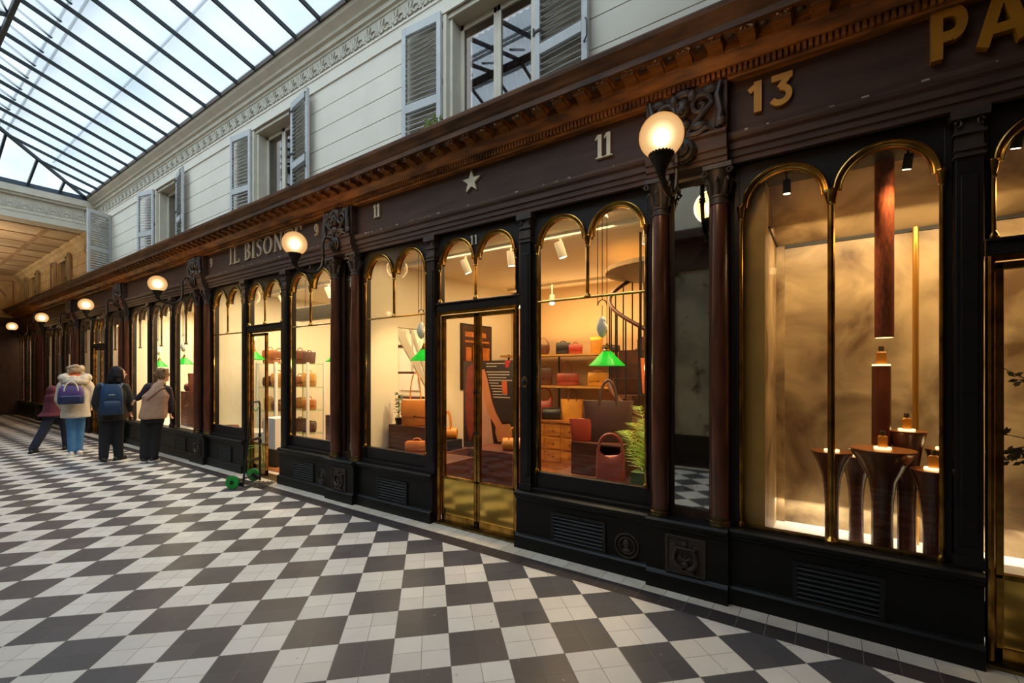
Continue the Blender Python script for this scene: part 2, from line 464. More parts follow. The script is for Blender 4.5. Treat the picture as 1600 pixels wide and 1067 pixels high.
def make_window(n, c, label, warm=False):
    r = thing('window_%d' % n, label, 'window', (c, YW, ZB), kind='structure')
    f = B(); mt = M_TRIM if not warm else M_WARMW
    for s in (-1,1):
        xa = c+s*OW
        f.box(min(xa,xa-s*.05), max(xa,xa-s*.05), YW-.03, YW+.25, ZB, ZT-.01)                 # jamb lining
        f.box(min(xa-s*.05,xa-s*.09), max(xa-s*.05,xa-s*.09), YW+.02, YW+.25, ZB, ZT-.05)
    f.box(c-OW, c+OW, YW-.0, YW+.25, ZT-.05, ZT-.01); f.box(c-OW, c+OW, YW-.03, YW+.2, ZB, ZB+.07)
    part('window_surround', f, mt, r, bevel=.006)
    for s in (-1,1):                                                   # two casements
        g = B(); xa, xb = sorted((c, c+s*(OW-.09))); Y0, Y1 = YW+.15, YW+.19
        g.box(xa, xa+.045, Y0, Y1, ZB+.07, ZT-.05); g.box(xb-.045, xb, Y0, Y1, ZB+.07, ZT-.05)
        g.box(xa, xb, Y0, Y1, ZB+.07, ZB+.15); g.box(xa, xb, Y0, Y1, ZT-.11, ZT-.05)
        g.box(xa, xb, Y0+.005, Y1-.005, 4.20, 4.225)
        q = part('casement', g, mt, r, bevel=.004)
        part('glass_pane', B().box(xa+.04, xb-.04, YW+.168, YW+.174, ZB+.1, ZT-.08), M_UGLASS, q)
    k = B()
    for j in range(26):
        xx = c-OW+.06+j*.041
        k.cyl((xx, YW+.42+.02*(j%2), ZB), (xx, YW+.42+.02*(j%2), ZT), .03, n=8)
    part('curtain', k, mat('brown curtain', (112,72,50), .8, var=.3, scale=6), r)
    return r
make_window(1, WIN[0], 'cream upper window between grey shutters above the star sign')
make_window(2, WIN[1], 'cream upper window above the bronze lettered shop sign')
make_window(3, WIN[2], 'cream upper window above the shop where visitors look in')
make_window(4, WIN[3], 'cream upper window in the corner below the glass roof end')
make_window(5, LOWWIN[0], 'ochre framed window nearest the corner under the painted ceiling', True)
make_window(6, LOWWIN[1], 'ochre framed window deepest under the painted ceiling', True)

# louvred shutter: hinge at the origin, leaf along +x, 1.42 m tall
SW, SHH = .53, 1.44
def make_shutter(m, tilt, name_label):
    r = thing('louvred_shutter', name_label, 'shutter', (0,0,0))
    f = B()
    f.box(0,.055,-.018,.018,0,SHH); f.box(SW-.055,SW,-.018,.018,0,SHH)
    for z0, z1 in ((0,.09),(.52,.61),(SHH-.09,SHH)): f.box(.055,SW-.055,-.018,.018,z0,z1)
    part('shutter_frame', f, m, r, local=True, bevel=.003)
    s = B()
    for z0, z1 in ((.09,.52),(.61,SHH-.09)):
        n = int((z1-z0)/.052)
        for i in range(n):
            z = z0+(i+.5)*(z1-z0)/n
            M = Matrix.Translation((SW/2,0,z)) @ Matrix.Rotation(R(42)*tilt, 4, 'X')
            s.obox(M, SW-.11, .042, .007)
    part('slats', s, m, r, local=True)
    for z in (.16, .72, 1.3):
        h = B().box(-.012,.075,-.026,-.018,z,z+.022); h.cyl((-.004,-.022,z-.02),(-.004,-.022,z+.045),.009,n=8)
        part('hinge', h, M_IRON, r, local=True)
    h = B(); h.tube([(SW-.03,-.02,.42),(SW+.012,-.045,.44),(SW+.012,-.045,.56),(SW-.01,-.03,.6)],.006,n=6)
    part('stay_hook', h, M_IRON, r, local=True); h = B(); h.tube([(SW-.03,-.02,SHH-.05),(SW+.012,-.05,SHH-.08),(SW+.02,-.05,SHH-.2)],.006,n=6)
    part('stay_hook', h, M_IRON, r, local=True)
    return r
ZS = 3.79
proto = make_shutter(M_SHUT, -1, 'grey louvred shutter left of the window above the star sign')
proto.location = (WIN[0]-OW, YW-.045, ZS); proto.rotation_euler.z = R(180+5)
G = 'louvred shutters of the upper storey'; proto['group'] = G
protor = make_shutter(M_SHUT, 1, 'grey louvred shutter right of the window above the star sign')
protor.location = (WIN[0]+OW, YW-.045, ZS); protor.rotation_euler.z = R(-5); protor['group'] = G
dup(proto, (WIN[1]-OW, YW-.045, ZS), R(180+6), 'grey louvred shutter left of the window above the bronze lettered sign')
dup(protor, (WIN[1]+OW, YW-.045, ZS), R(-8), 'grey louvred shutter right of the window above the bronze lettered sign')
dup(proto, (WIN[2]-OW-.03, YW-.045, ZS), R(180+12), 'grey louvred shutter left of the window above the visitors')
dup(protor, (WIN[2]+OW, YW-.045, ZS), R(-9), 'grey louvred shutter right of the window above the visitors')
dup(protor, (WIN[3]+OW+.03, YW-.045, ZS), R(-62), 'grey louvred shutter standing half open at the glass roof corner')
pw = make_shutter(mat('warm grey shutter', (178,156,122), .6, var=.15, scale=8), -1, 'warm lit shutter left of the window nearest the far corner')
pw.location = (LOWWIN[0]-OW, YW-.045, ZS-.3); pw.rotation_euler.z = R(180+4); pw['group'] = 'shutters under the painted ceiling'
dup(pw, (LOWWIN[0]+OW, YW-.045, ZS-.3), R(-4), 'warm lit shutter right of the window nearest the far corner')
dup(pw, (LOWWIN[1]-OW, YW-.045, ZS-.3), R(180+4), 'warm lit shutter left of the deepest window under the painted ceiling')
dup(pw, (LOWWIN[1]+OW, YW-.045, ZS-.3), R(-4), 'warm lit shutter right of the deepest window under the painted ceiling')

# weeds growing on the cornice
wd = B(); rr = random.Random(4)
for i in range(46):
    a = rr.uniform(0,2*pi); l = rr.uniform(.03,.11); x0 = -3.02+rr.uniform(-.09,.09); y0 = 3.0+rr.uniform(-.0,.1)
    tip = (x0+cos(a)*l*.6, y0+sin(a)*l*.5, 3.80+l)
    wd.tube([(x0,y0,3.795),((x0+tip[0])/2,(y0+tip[1])/2,3.80+l*.65),tip],[.0025,.0025,.001],n=4)
    wd.ball(tip,.012,6,sz=.5)
solo('weed_tuft', wd, mat('weed green', (150,176,84), .6, var=.3, scale=20), 'small green weed tuft growing on the cornice below the upper window', 'weed')

# ================================================================== GLASS ROOF
tanp = math.tan(R(18)); YE, ZE, YR = 3.25, 5.86, 1.21
ZR = ZE + (YE-YR)*tanp
YE2 = 2*YR-YE
def roof_glass():
    m, nt, out, N, L = nodes('wired roof glass')
    tc = N('ShaderNodeTexCoord')
    nz = N('ShaderNodeTexNoise'); nz.inputs['Scale'].default_value = .8; nz.inputs['Detail'].default_value = 4; L(tc.outputs['Object'], nz.inputs['Vector'])
    rp = N('ShaderNodeValToRGB'); rp.color_ramp.elements[0].position = .3; rp.color_ramp.elements[1].position = .7
    rp.color_ramp.elements[0].color = (.74,.83,.86,1); rp.color_ramp.elements[1].color = (.98,.99,1,1); L(nz.outputs['Fac'], rp.inputs['Fac'])
    sp = N('ShaderNodeVectorMath', operation='DIVIDE'); sp.inputs[1].default_value = (.5335,.62,50); L(tc.outputs['Object'], sp.inputs[0])
    fl = N('ShaderNodeVectorMath', operation='FLOOR'); L(sp.outputs[0], fl.inputs[0])
    wn_ = N('ShaderNodeTexWhiteNoise'); L(fl.outputs[0], wn_.inputs['Vector'])
    mr = N('ShaderNodeMapRange'); mr.inputs['To Min'].default_value = .86; mr.inputs['To Max'].default_value = 1.0; L(wn_.outputs['Value'], mr.inputs['Value'])
    vm = N('ShaderNodeVectorMath', operation='SCALE'); L(rp.outputs['Color'], vm.inputs[0]); L(mr.outputs['Result'], vm.inputs['Scale'])
    t = N('ShaderNodeBsdfTransparent'); L(vm.outputs[0], t.inputs['Color'])
    tr = N('ShaderNodeBsdfTranslucent'); L(rp.outputs['Color'], tr.inputs['Color'])
    mx = N('ShaderNodeMixShader'); mx.inputs[0].default_value = .3; L(t.outputs[0], mx.inputs[1]); L(tr.outputs[0], mx.inputs[2])
    L(mx.outputs[0], out.inputs['Surface'])
    return m
M_RGLASS = roof_glass()
roof = thing('glass_roof', 'pitched glass roof with dark steel rafters over the passage', 'glass roof', (-6,YR,ZE), kind='structure')
XRR = -0.6
pts_end = lambda x: max(YR, YE-(x-XC)*1.0)
gl = B()
hx = XC+(YE-YR)
gl.quad((XC,YE,ZE+.03),(XRR,YE,ZE+.03),(XRR,YR,ZR+.03),(hx,YR,ZR+.03))
gl.quad((XC,YE2,ZE+.03),(XRR,YE2,ZE+.03),(XRR,YR,ZR+.03),(hx,YR,ZR+.03))
gl.add([(XC,YE,ZE+.03),(XC,YE2,ZE+.03),(hx,YR,ZR+.03)],[(0,1,2)])
part('glazing', gl, M_RGLASS, roof)
n0 = int((-6.711-XC)/.5335)
xs = [-6.711+.5335*i for i in range(-n0, 21)]
for x in xs:
    if x > XRR-.02: break
    ye = pts_end(x); ze = ZE+(YE-ye)*tanp
    part('rafter', B().bar((x,YE,ZE),(x,ye,ze),.024,.055), M_STEEL, roof)
    ya = 2*YR-ye
    part('rafter', B().bar((x,YE2,ZE),(x,ya,ze),.024,.055), M_STEEL, roof)
    if ye == YR:
        part('lantern_bar', B().bar((x+.1,1.62,ZE+(YE-1.62)*tanp+.02),(x+.1,YR,ZR+.12),.014,.03), M_STEEL, roof)
for i in range(1,8):
    y = YE-.53*i+.05
    if y < YE2+.1: break
    L_ = min(YE-y, y-YE2)
    part('hip_rafter', B().bar((XC,y,ZE),(XC+L_,y,ZE+L_*tanp),.04,.07), M_STEEL, roof)
part('hip_beam', B().bar((XC,YE,ZE),(hx,YR,ZR),.04,.07), M_STEEL, roof)
part('hip_beam', B().bar((XC,YE2,ZE),(hx,YR,ZR),.05,.09), M_STEEL, roof)
rb = B().bar((hx,YR,ZR-.02),(XRR,YR,ZR-.02),.05,.1).bar((hx,YR-.24,ZR+.1),(XRR,YR-.24,ZR+.1),.05,.08)
x = hx
while x < XRR:
    rb.bar((x,YR,ZR),(x,YR-.24,ZR+.1),.03); rb.bar((x,YR,ZR),(min(x+.53,XRR),YR-.24,ZR+.1),.022); x += .53
part('ridge_lattice', rb, M_STEEL, roof)
gp = mat('pale grey zinc', (150,160,166), .5, .2, var=.2, scale=4)
for y in (1.62, 1.74, 2.5):
    part('outer_purlin', B().bar((hx-.6 if y<2 else XC+.9, y, ZE+(YE-y)*tanp+.13),(XRR, y, ZE+(YE-y)*tanp+.13),.03,.03), gp, roof)
struct('ceiling', B().box(XRR, XR, YE2-.1, YE+.2, ZE, ZE+.12), M_WARMW, 'unseen painted ceiling added past the glass roof to darken the near end', 'ceiling')  # solid cover out of view, added to cut daylight at the right end
struct('trim_8', B().box(XC-.1, XRR, YE-.02, YE+.1, ZE-.02, ZE+.05), mat('roof edge lead', (84,74,64), .7, var=.3), 'thin lead edge where the glass roof meets the cornice', 'gutter')

# ================================================================== FAR END: beam, painted ceiling, end wall
b = B().box(XC-.12, XC+.02, YE2, YE+.02, 5.77, 5.90)
struct('trim_9', b, M_GUTTER, 'blue grey gutter across the far end of the glass roof', 'gutter')
b = B().box(XC-.5, XC, YO-.1, YW, 5.05, 5.77)
for z0, z1, d in ((5.62,5.77,.10),(5.56,5.62,.06),(5.20,5.24,.03),(5.05,5.20,.02)): b.box(XC, XC+d, YO-.1, YW-.02, z0, z1)
struct('trim_21', b, M_TRIM, 'cream cross beam closing the far end of the glass roof', 'beam')
fb = B(); y = YO+.1
while y < YW-.2:
    fn = lambda u, v, d, y=y: V((XC+.012-d, y+u, 5.25+v*1.25))
    fb.plate([(-.012,0),(.012,0),(.018,.17),(0,.195),(-.018,.17)], fn, .012)
    for sgn in (-1,1):
        for a_, l in ((28,.16),(55,.12),(82,.085)):
            t = R(90-a_*sgn); ca, sa = cos(t), sin(t)
            fb.plate([(0,.03),(ca*l*.55-sa*.014,.03+sa*l*.55+ca*.014),(ca*l,.03+sa*l),(ca*l*.55+sa*.014,.03+sa*l*.55-ca*.014)], fn, .01)
    fb.strip(arc(.12,.07,.04,0,2*pi,10), .014, fn, .01); y += .235
struct('trim_10', fb, M_FRIEZE, 'carved frieze on the cream cross beam', 'frieze')
M_PCEIL = mat('painted ochre ceiling', (200,176,142), .7, rgb2=(176,148,112), scale=1.5)
M_PRIB = mat('painted ceiling rib', (176,140,104), .65, var=.2, scale=4)
struct('ceiling', B().box(XL, XC-.5, YO-.1, YW+.1, 5.05, 5.15), M_PCEIL, 'painted ochre ceiling of the far end of the passage', 'ceiling')
rb = B(); x = XC-.5
while x > XL: rb.box(x-.05, x+.05, YO, YW-.02, 5.03, 5.05); x -= 1.05
for y in (-.2, .75, 1.7, 2.65): rb.box(XL, XC-.5, y-.045, y+.045, 5.031, 5.05)
struct('trim_11', rb, M_PRIB, 'grid of rust painted ribs on the far ochre ceiling', 'ceiling ribs')
b = B().extr_x([(YW,4.78),(YW-.03,4.78),(YW-.05,4.84),(YW-.10,4.88),(YW-.13,4.96),(YW-.2,5.0),(YW-.22,5.05),(YW,5.05)], XL, XC-.02)
struct('trim_12', b, M_WARMW, 'ochre cornice under the far painted ceiling', 'moulding')
b = B().box(XL-.2, XL, YO-.2, YW+.4, 0, 5.15)
struct('wall_back', b, M_WARMW, 'ochre end wall closing the passage', 'wall')
b = B().box(XL, XL+.08, YO, 3.4, 0, 3.3).box(XL, XL+.2, YO, 3.4, 3.3, 3.5)
for i in range(5): b.box(XL+.08, XL+.14, YO+.1+i*.88, YO+.2+i*.88, 0, 3.3)
struct('trim_13', b, M_DARKW, 'dark wooden panelling on the end wall', 'panelling')
g = B(); fn = lambda u, v, d: V((XL+.03-d, 2.3+u, 4.1+v))
g.strip(arc(.35,.1,.42,pi*.05,pi*.95,20), .05, fn, .03); g.strip(arc(.35,.1,.24,pi*.0,pi*1.6,20), .04, fn, .03)
g.strip([(-.1,-.3),(.1,-.2),(.25,-.25),(.45,-.15),(.6,-.3),(.8,-.25)], .05, fn, .03)
g.strip([(-.25,-.45),(-.25,.75),(.95,.75),(.95,-.45)], .03, fn, .025, closed=True)
struct('trim_14', g, M_PRIB, 'painted scroll ornament on the ochre end wall', 'ornament')

# ================================================================== OPPOSITE SIDE (seen only as reflections)
M_MARB = mat('grey marble facing', (150,146,130), .4, rgb2=(110,108,96), scale=2)
b = B().box(XL, XR, YO-.3, YO, .52, 3.2); struct('wall_left', b, M_MARB, 'grey marble faced wall on the opposite side of the passage', 'wall')
b = B().box(XL, XR, YO-.3, YO+.03, 0, .52); struct('baseboard_left', b, M_BLACK, 'black plinth of the opposite front', 'plinth')
b = B().box(XL, XR, YO-.3, YO+.06, 3.2, 3.8).box(XL, XR, YO-.3, YO+.3, 3.66, 3.8)
struct('trim_15', b, M_FASCIA, 'dark wooden sign fascia along the opposite front', 'fascia')
b = B()
x = XL+.3
x += .65
while x < XR: b.box(x-.16, x+.16, YO, YO+.05, .52, 3.2); x += 1.33
struct('trim_16', b, M_DARKW, 'dark wooden pilasters on the opposite front', 'pilasters')
b = B().box(XL, XR, YO-.3, YO-.02, 3.8, 5.86); struct('wall_left', b, M_WALL, 'cream upper wall on the opposite side', 'wall')
b = B().box(XR, XR+.2, YO-.3, YW+.4, 0, 6.6); struct('wall_front', b, M_FASCIA, 'dark wall closing the passage behind the viewpoint', 'wall')
# ================================================================== SHOP FRONTS
# every bay is 4 m, measured from the middle of the column pair on its left
YP, YG, YF = 3.36, 3.44, 3.36      # plinth face, window face, fascia face
PAIRS = [(-0.82,'between the star shop and the perfume shop'), (-4.82,'between the bronze lettered sign and the star sign'),
         (-8.82,'left of the bronze lettered sign'), (-12.82,'behind the woman with the blue backpack'),
         (-16.82,'behind the woman in the cream coat'), (-20.82,'farthest down the passage'), (3.18,'right of the perfume shop door')]
SHOPS = {-0.82:'perfume shop', -4.82:'star sign shop', -8.82:'shop behind the luggage trolley', -12.82:'shop the visitors look into',
         -16.82:'shop past the visitors', -20.82:'second shop from the far end', -24.82:'farthest shop'}
ZS0, ZSP, ZAT = .50, 2.655, 2.95

def frame_arches(bd, x0, x1, nar, y0, y1, z_low, post=.035):
    """wooden spandrel plate with nar round-headed openings; returns arch centres and radius"""
    wdt = (x1-x0)/nar; r = wdt/2-.014; res = []
    for i in range(nar):
        cx = x0+wdt*(i+.5); res.append(cx)
        A = arc(cx, ZSP, r, pi, 0, 18)
        A = [(x0+wdt*i, ZSP)] + A + [(x0+wdt*(i+1), ZSP)]
        n = len(A)
        vs = [(x,y0,z) for x,z in A]+[(x,y0,ZAT+.02) for x,z in A]+[(x,y1,z) for x,z in A]+[(x,y1,ZAT+.02) for x,z in A]
        fs = []
        for j in range(n-1):
            fs += [(j,j+1,n+j+1,n+j),(2*n+j,3*n+j,3*n+j+1,2*n+j+1),(j,2*n+j,2*n+j+1,j+1)]
        bd.add(vs, fs)
    bd.box(x0-post, x0, y0, y1, z_low, ZAT+.02); bd.box(x1, x1+post, y0, y1, z_low, ZAT+.02)
    return res, r

def colonnette(bd, x, y, z0, z1, r=.014):
    bd.cyl((x,y,z0),(x,y,z1),r,n=10)
    bd.lathe([(r,0),(r*1.5,.01),(r*1.1,.02),(r*1.3,.03),(r*1.9,.075),(r*2.1,.08),(r*2.1,.095)],(x,y,z1-.08),10)
    bd.lathe([(r*2,0),(r*2,.015),(r*1.4,.03),(r,.04)],(x,y,z0),10)

def brass_arch(c, r):
    g = B(); A = lambda q, y: [(x, y, z) for x, z in arc(c, ZSP, q, pi, 0, 22)]
    o, i = r+.004, r-.036                              # moulded band: two beads joined by a flat strip
    vs = []; fs = []
    for q, y in ((o,YG-.012),(o-.006,YG-.030),(o-.020,YG-.024),(i+.010,YG-.020),(i,YG-.008),(i,YG+.02)): vs += A(q, y)
    n = 23
    for k in range(5):
        for j in range(n-1): fs.append((k*n+j, k*n+j+1, (k+1)*n+j+1, (k+1)*n+j))
    g.add(vs, fs, True)
    g.tube(A(o-.006, YG-.024), .009, 8); g.tube(A(i+.004, YG-.012), .006, 8)
    return g
def shop_window(x0, x1, label, style, glass=M_GLASS, brass=None):
    """style 'transom': bar at 2.16 and wooden panel below; 'full': glass from sill; 'drop': short hanging mullion"""
    cx = (x0+x1)/2; brass = brass or (M_BRASS if x0 > -9 else M_BRASSO)
    r_ = thing('shop_window', label, 'shop window', (cx, YG, ZS0))
    f = B(); cs, r = frame_arches(f, x0, x1, 2, YG-.01, YG+.07, ZS0)
    zb = ZS0
    if style == 'transom':
        zb = .665; f.box(x0, x1, YG+.0, YG+.06, ZS0, zb)
        f.box(x0-.03, x1+.03, YG-.05, YG+.06, ZS0-.005, ZS0+.03)
    part('window_frame', f, M_BLACKW, r_, bevel=.004)
    for c in cs:
        part('brass_arch', brass_arch(c, r), brass, r_)
    for x in (x0+.008, x1-.008):
        sides = B(); colonnette(sides, x, YG-.014, zb+.0, ZSP, .013); part('brass_jamb', sides, brass, r_)
    mlow = {'transom':2.16, 'full':ZS0, 'drop':2.05}[style]
    q = B(); colonnette(q, cx, YG-.014, mlow, ZSP, .015 if style != 'full' else .02)
    part('mullion', q, brass, r_)
    if style == 'transom':
        q = B().tube([(x0,YG-.012,2.165),(x1,YG-.012,2.165)],.011,8); part('transom_bar', q, brass, r_)
    if style == 'full':
        part('sill_rail', B().box(x0,x1,YG-.03,YG+.02,ZS0,ZS0+.018), M_BRASSD, r_)
    part('glass_pane', B().box(x0, x1, YG+.03, YG+.036, zb, ZAT), glass, r_)
    return r_

M_BRASSO = mat('browned brass', (112,86,54), .45, .6, rgb2=(66,50,34), scale=10)
def pilaster(x0, x1, label):
    b = B(); cx = (x0+x1)/2; hw = (x1-x0)/2-.012
    b.box(cx-hw, cx+hw, YG-.055, YG+.06, ZS0, 2.72)
    b.box(cx-hw-.01, cx+hw+.01, YG-.065, YG+.06, ZS0-.0, ZS0+.06)
    b.box(cx-hw+.02, cx+hw-.02, YG-.062, YG, .62, 2.6)
    r_ = thing('wooden_pilaster', label, 'pilaster', (cx, YG, ZS0))
    part('shaft', b, M_BLACKW, r_, bevel=.004)
    c = B()
    for z0, z1, e in ((2.70,2.715,.008),(2.735,2.75,.006),(2.82,2.835,.01),(2.90,2.95,.022)): c.box(cx-hw-e, cx+hw+e, YG-.06-e, YG+.06, z0, z1)
    c.box(cx-hw, cx+hw, YG-.055, YG+.06, 2.7, 2.95)
    for s in (-1,1):
        c.tube([(cx+s*hw*.8+.012*cos(a)*s, YG-.065, 2.88+.018*sin(a)) for a in [i*.6 for i in range(10)]], .006, 6)
    part('capital', c, M_CARVE, r_)
    return r_

def shop_door(x0, x1, label, style='closed'):
    cx = (x0+x1)/2
    r_ = thing('shop_entrance', label, 'door', (cx, YG, 0))
    f = B(); cs, r = frame_arches(f, x0+.02, x1-.02, 2, YG-.01, YG+.07, 2.16, .02)
    f.box(x0, x1, YG-.035, YG+.07, 2.165, 2.255); f.box(x0, x1, YG-.05, YG+.07, 2.235, 2.25)
    part('door_frame', f, M_BLACKW, r_, bevel=.004)
    for c in cs: part('brass_arch', brass_arch(c, r), M_BRASS, r_)
    for x in (x0+.03, cx, x1-.03):
        g = B(); colonnette(g, x, YG-.014, 2.255, ZSP, .013); part('brass_colonnette', g, M_BRASS, r_)
    part('transom_glass', B().box(x0+.02, x1-.02, YG+.03, YG+.036, 2.25, ZAT), M_GLASS, r_)
    j = B()
    for x in (x0+.018, x1-.018): j.cyl((x,YG-.02,0.0),(x,YG-.02,2.16),.02,n=10)
    j.box(x0, x1, YG-.02, YG+.0, 2.135, 2.165)
    part('brass_door_jamb', j, M_BRASS, r_)
    part('threshold', B().box(x0, x1, YG-.06, YG+.12, 0, .018), M_BRASSD, r_)
    leafs = ((x0+.04, cx-.004), (cx+.004, x1-.04))
    for li, (a, bb) in enumerate(leafs):
        if style == 'open' and li == 1: continue
        if style == 'open':
            pass
        l = B()
        l.box(a, a+.035, YG, YG+.04, .02, 2.13); l.box(bb-.035, bb, YG, YG+.04, .02, 2.13)
        l.box(a, bb, YG, YG+.04, 2.09, 2.13); l.box(a, bb, YG, YG+.04, .455, .485); l.box(a, bb, YG, YG+.04, .02, .10)
        lf = part('door_leaf', l, M_BRASS, r_, bevel=.006)
        part('kick_plate', B().box(a+.03, bb-.03, YG+.004, YG+.03, .09, .46), M_KICK, lf)
        part('glass_pane', B().box(a+.03, bb-.03, YG+.018, YG+.024, .48, 2.1), M_GLASS, lf)
        if style == 'closed':
            h = B(); xx = bb-.018 if li == 0 else a+.018
            for z in (.95, 1.35): h.cyl((xx,YG-.012,z),(xx,YG+.0,z),.014,n=10)
            part('lock', h, M_BLK, lf)
    return r_

def plinth(x0, x1, vents, med, label, flare=True):
    r_ = thing('shop_plinth', label, 'plinth', ((x0+x1)/2, YP, 0))
    b = B()
    prof = [(YP-.035,0),(YP-.035,.105),(YP-.022,.12),(YP,.128),(YP,.42),(YP-.012,.43),(YP-.02,.45),(YP-.035,.46),(YP-.035,.485),(YP-.015,.498),(YG+.05,.498),(YG+.05,0)]
    b.extr_x(prof, x0, x1)
    part('plinth_body', b, M_BLACK, r_)
    for vx0, vx1 in vents:
        v = B(); z0, z1 = .135, .345
        v.box(vx0-.025, vx1+.025, YP-.016, YP, z1, z1+.022); v.box(vx0-.025, vx1+.025, YP-.016, YP, z0-.022, z0)
        v.box(vx0-.025, vx0, YP-.016, YP, z0, z1); v.box(vx1, vx1+.025, YP-.016, YP, z0, z1)
        v.box(vx0, vx1, YP-.002, YP, z0, z1)
        for i in range(7):
            M = Matrix.Translation(((vx0+vx1)/2, YP-.009, z0+.015+i*.03)) @ Matrix.Rotation(R(35), 4, 'X')
            v.obox(M, vx1-vx0, .022, .006)
        part('vent_grille', v, M_BLK, r_)
    if med is not None:
        m = B(); yc, zc = YP-.002, .222
        m.tube([(med+.092*cos(a), yc-.004, zc+.092*sin(a)) for a in [2*pi*i/32 for i in range(32)]], .008, 8, closed=True)
        m.tube([(med+.062*cos(a), yc-.004, zc+.062*sin(a)) for a in [2*pi*i/28 for i in range(28)]], .006, 8, closed=True)
        m.ball((med-.005, yc, zc+.012), .034, 14, sx=.8, sy=.35, sz=1.15)           # relief head in profile
        m.ball((med-.005, yc, zc-.04), .03, 12, sx=1.2, sy=.3, sz=.6)
        m.tube([(med-.03,yc-.01,zc+.01),(med-.042,yc-.01,zc),(med-.03,yc-.008,zc-.008)],.006,6)
        part('medallion', m, M_CARVE, r_)
    return r_

def pedestal(xc, label):
    r_ = thing('column_pedestal', label, 'pedestal', (xc, 3.30, 0))
    Y = 3.30; b = B()
    prof = [(Y-.02,0),(Y-.02,.105),(Y-.008,.12),(Y,.128),(Y,.42),(Y-.01,.43),(Y-.018,.455),(Y-.03,.465),(Y-.03,.487),(Y-.012,.50),(YG+.05,.50),(YG+.05,0)]
    b.extr_x(prof, xc-.274, xc+.274)
    part('pedestal_body', b, M_BLACK, r_)
    g = B()
    for x0, x1, z0, z1 in ((-.135,.135,.135,.150),(-.135,.135,.385,.40),(-.135,-.12,.15,.385),(.12,.135,.15,.385)): g.box(xc+x0, xc+x1, Y-.012, Y, z0, z1)
    g.box(xc-.12, xc+.12, Y-.001, Y+.001, .15, .385)
    # lyre relief
    fx = lambda u, v: (xc+u, Y-.014, .262+v)
    for s in (-1,1):
        g.tube([fx(s*u, v) for u, v in ((.02,-.085),(.055,-.07),(.078,-.03),(.07,.02),(.055,.05),(.072,.075),(.095,.07))], [.016,.018,.016,.013,.011,.009,.006], 8)
        g.tube([fx(s*u, v) for u, v in ((.0,-.03),(.025,-.015),(.04,.0))], .008, 6)
    g.tube([fx(-.075,.055), fx(.075,.055)], .008, 8)
    g.ball(fx(0,-.06), .026, 12, sy=.5); g.ball(fx(0,.085), .02, 10, sy=.5); g.box(xc-.06, xc+.06, Y-.02, Y, .152, .17)
    for u in (-.022,0,.022): g.tube([fx(u,-.04), fx(u,.055)], .003, 5)
    part('lyre_relief', g, M_CARVE, r_)
    return r_

YCOL = 3.385
def column_proto():
    r_ = thing('wooden_column', 'x', 'column', (0,YCOL,ZS0))
    sh = B().lathe([(.06,.055),(.0625,.4),(.062,1.0),(.055,2.21)], (0,YCOL,ZS0), 24)
    part('shaft', sh, M_COLW, r_)
    ba = B().lathe([(.072,0),(.072,.012),(.07,.015),(.074,.022),(.072,.032),(.064,.036),(.063,.042),(.068,.048),(.066,.056),(.06,.058)], (0,YCOL,ZS0), 24)
    part('base', ba, M_BRASSD, r_)
    c = B().lathe([(.056,2.19),(.062,2.195),(.062,2.21),(.056,2.215),(.056,2.235),(.062,2.24),(.062,2.255),(.055,2.26),(.058,2.32),(.072,2.38),(.085,2.425)], (0,YCOL,ZS0), 20)
    c.box(-.09,.09,YCOL-.09,YCOL+.05,ZS0+2.42,ZS0+2.452)
    for i in range(8):
        a = 2*pi*i/8; d = V((cos(a), sin(a), 0)); o = V((0,YCOL,ZS0))
        c.tube([o+d*.056+V((0,0,2.26)), o+d*.068+V((0,0,2.31)), o+d*.074+V((0,0,2.345)), o+d*.092+V((0,0,2.355)), o+d*.098+V((0,0,2.335))], [.014,.016,.013,.010,.005], 6)
    for s in (-1,1):
        c.tube([(s*(.078+.02*cos(t)*(1-t/14)), YCOL-.082, ZS0+2.395+.02*sin(t)*(1-t/14)) for t in [k*.5 for k in range(16)]], .006, 6)
    part('capital', c, M_CARVE, r_)
    return r_

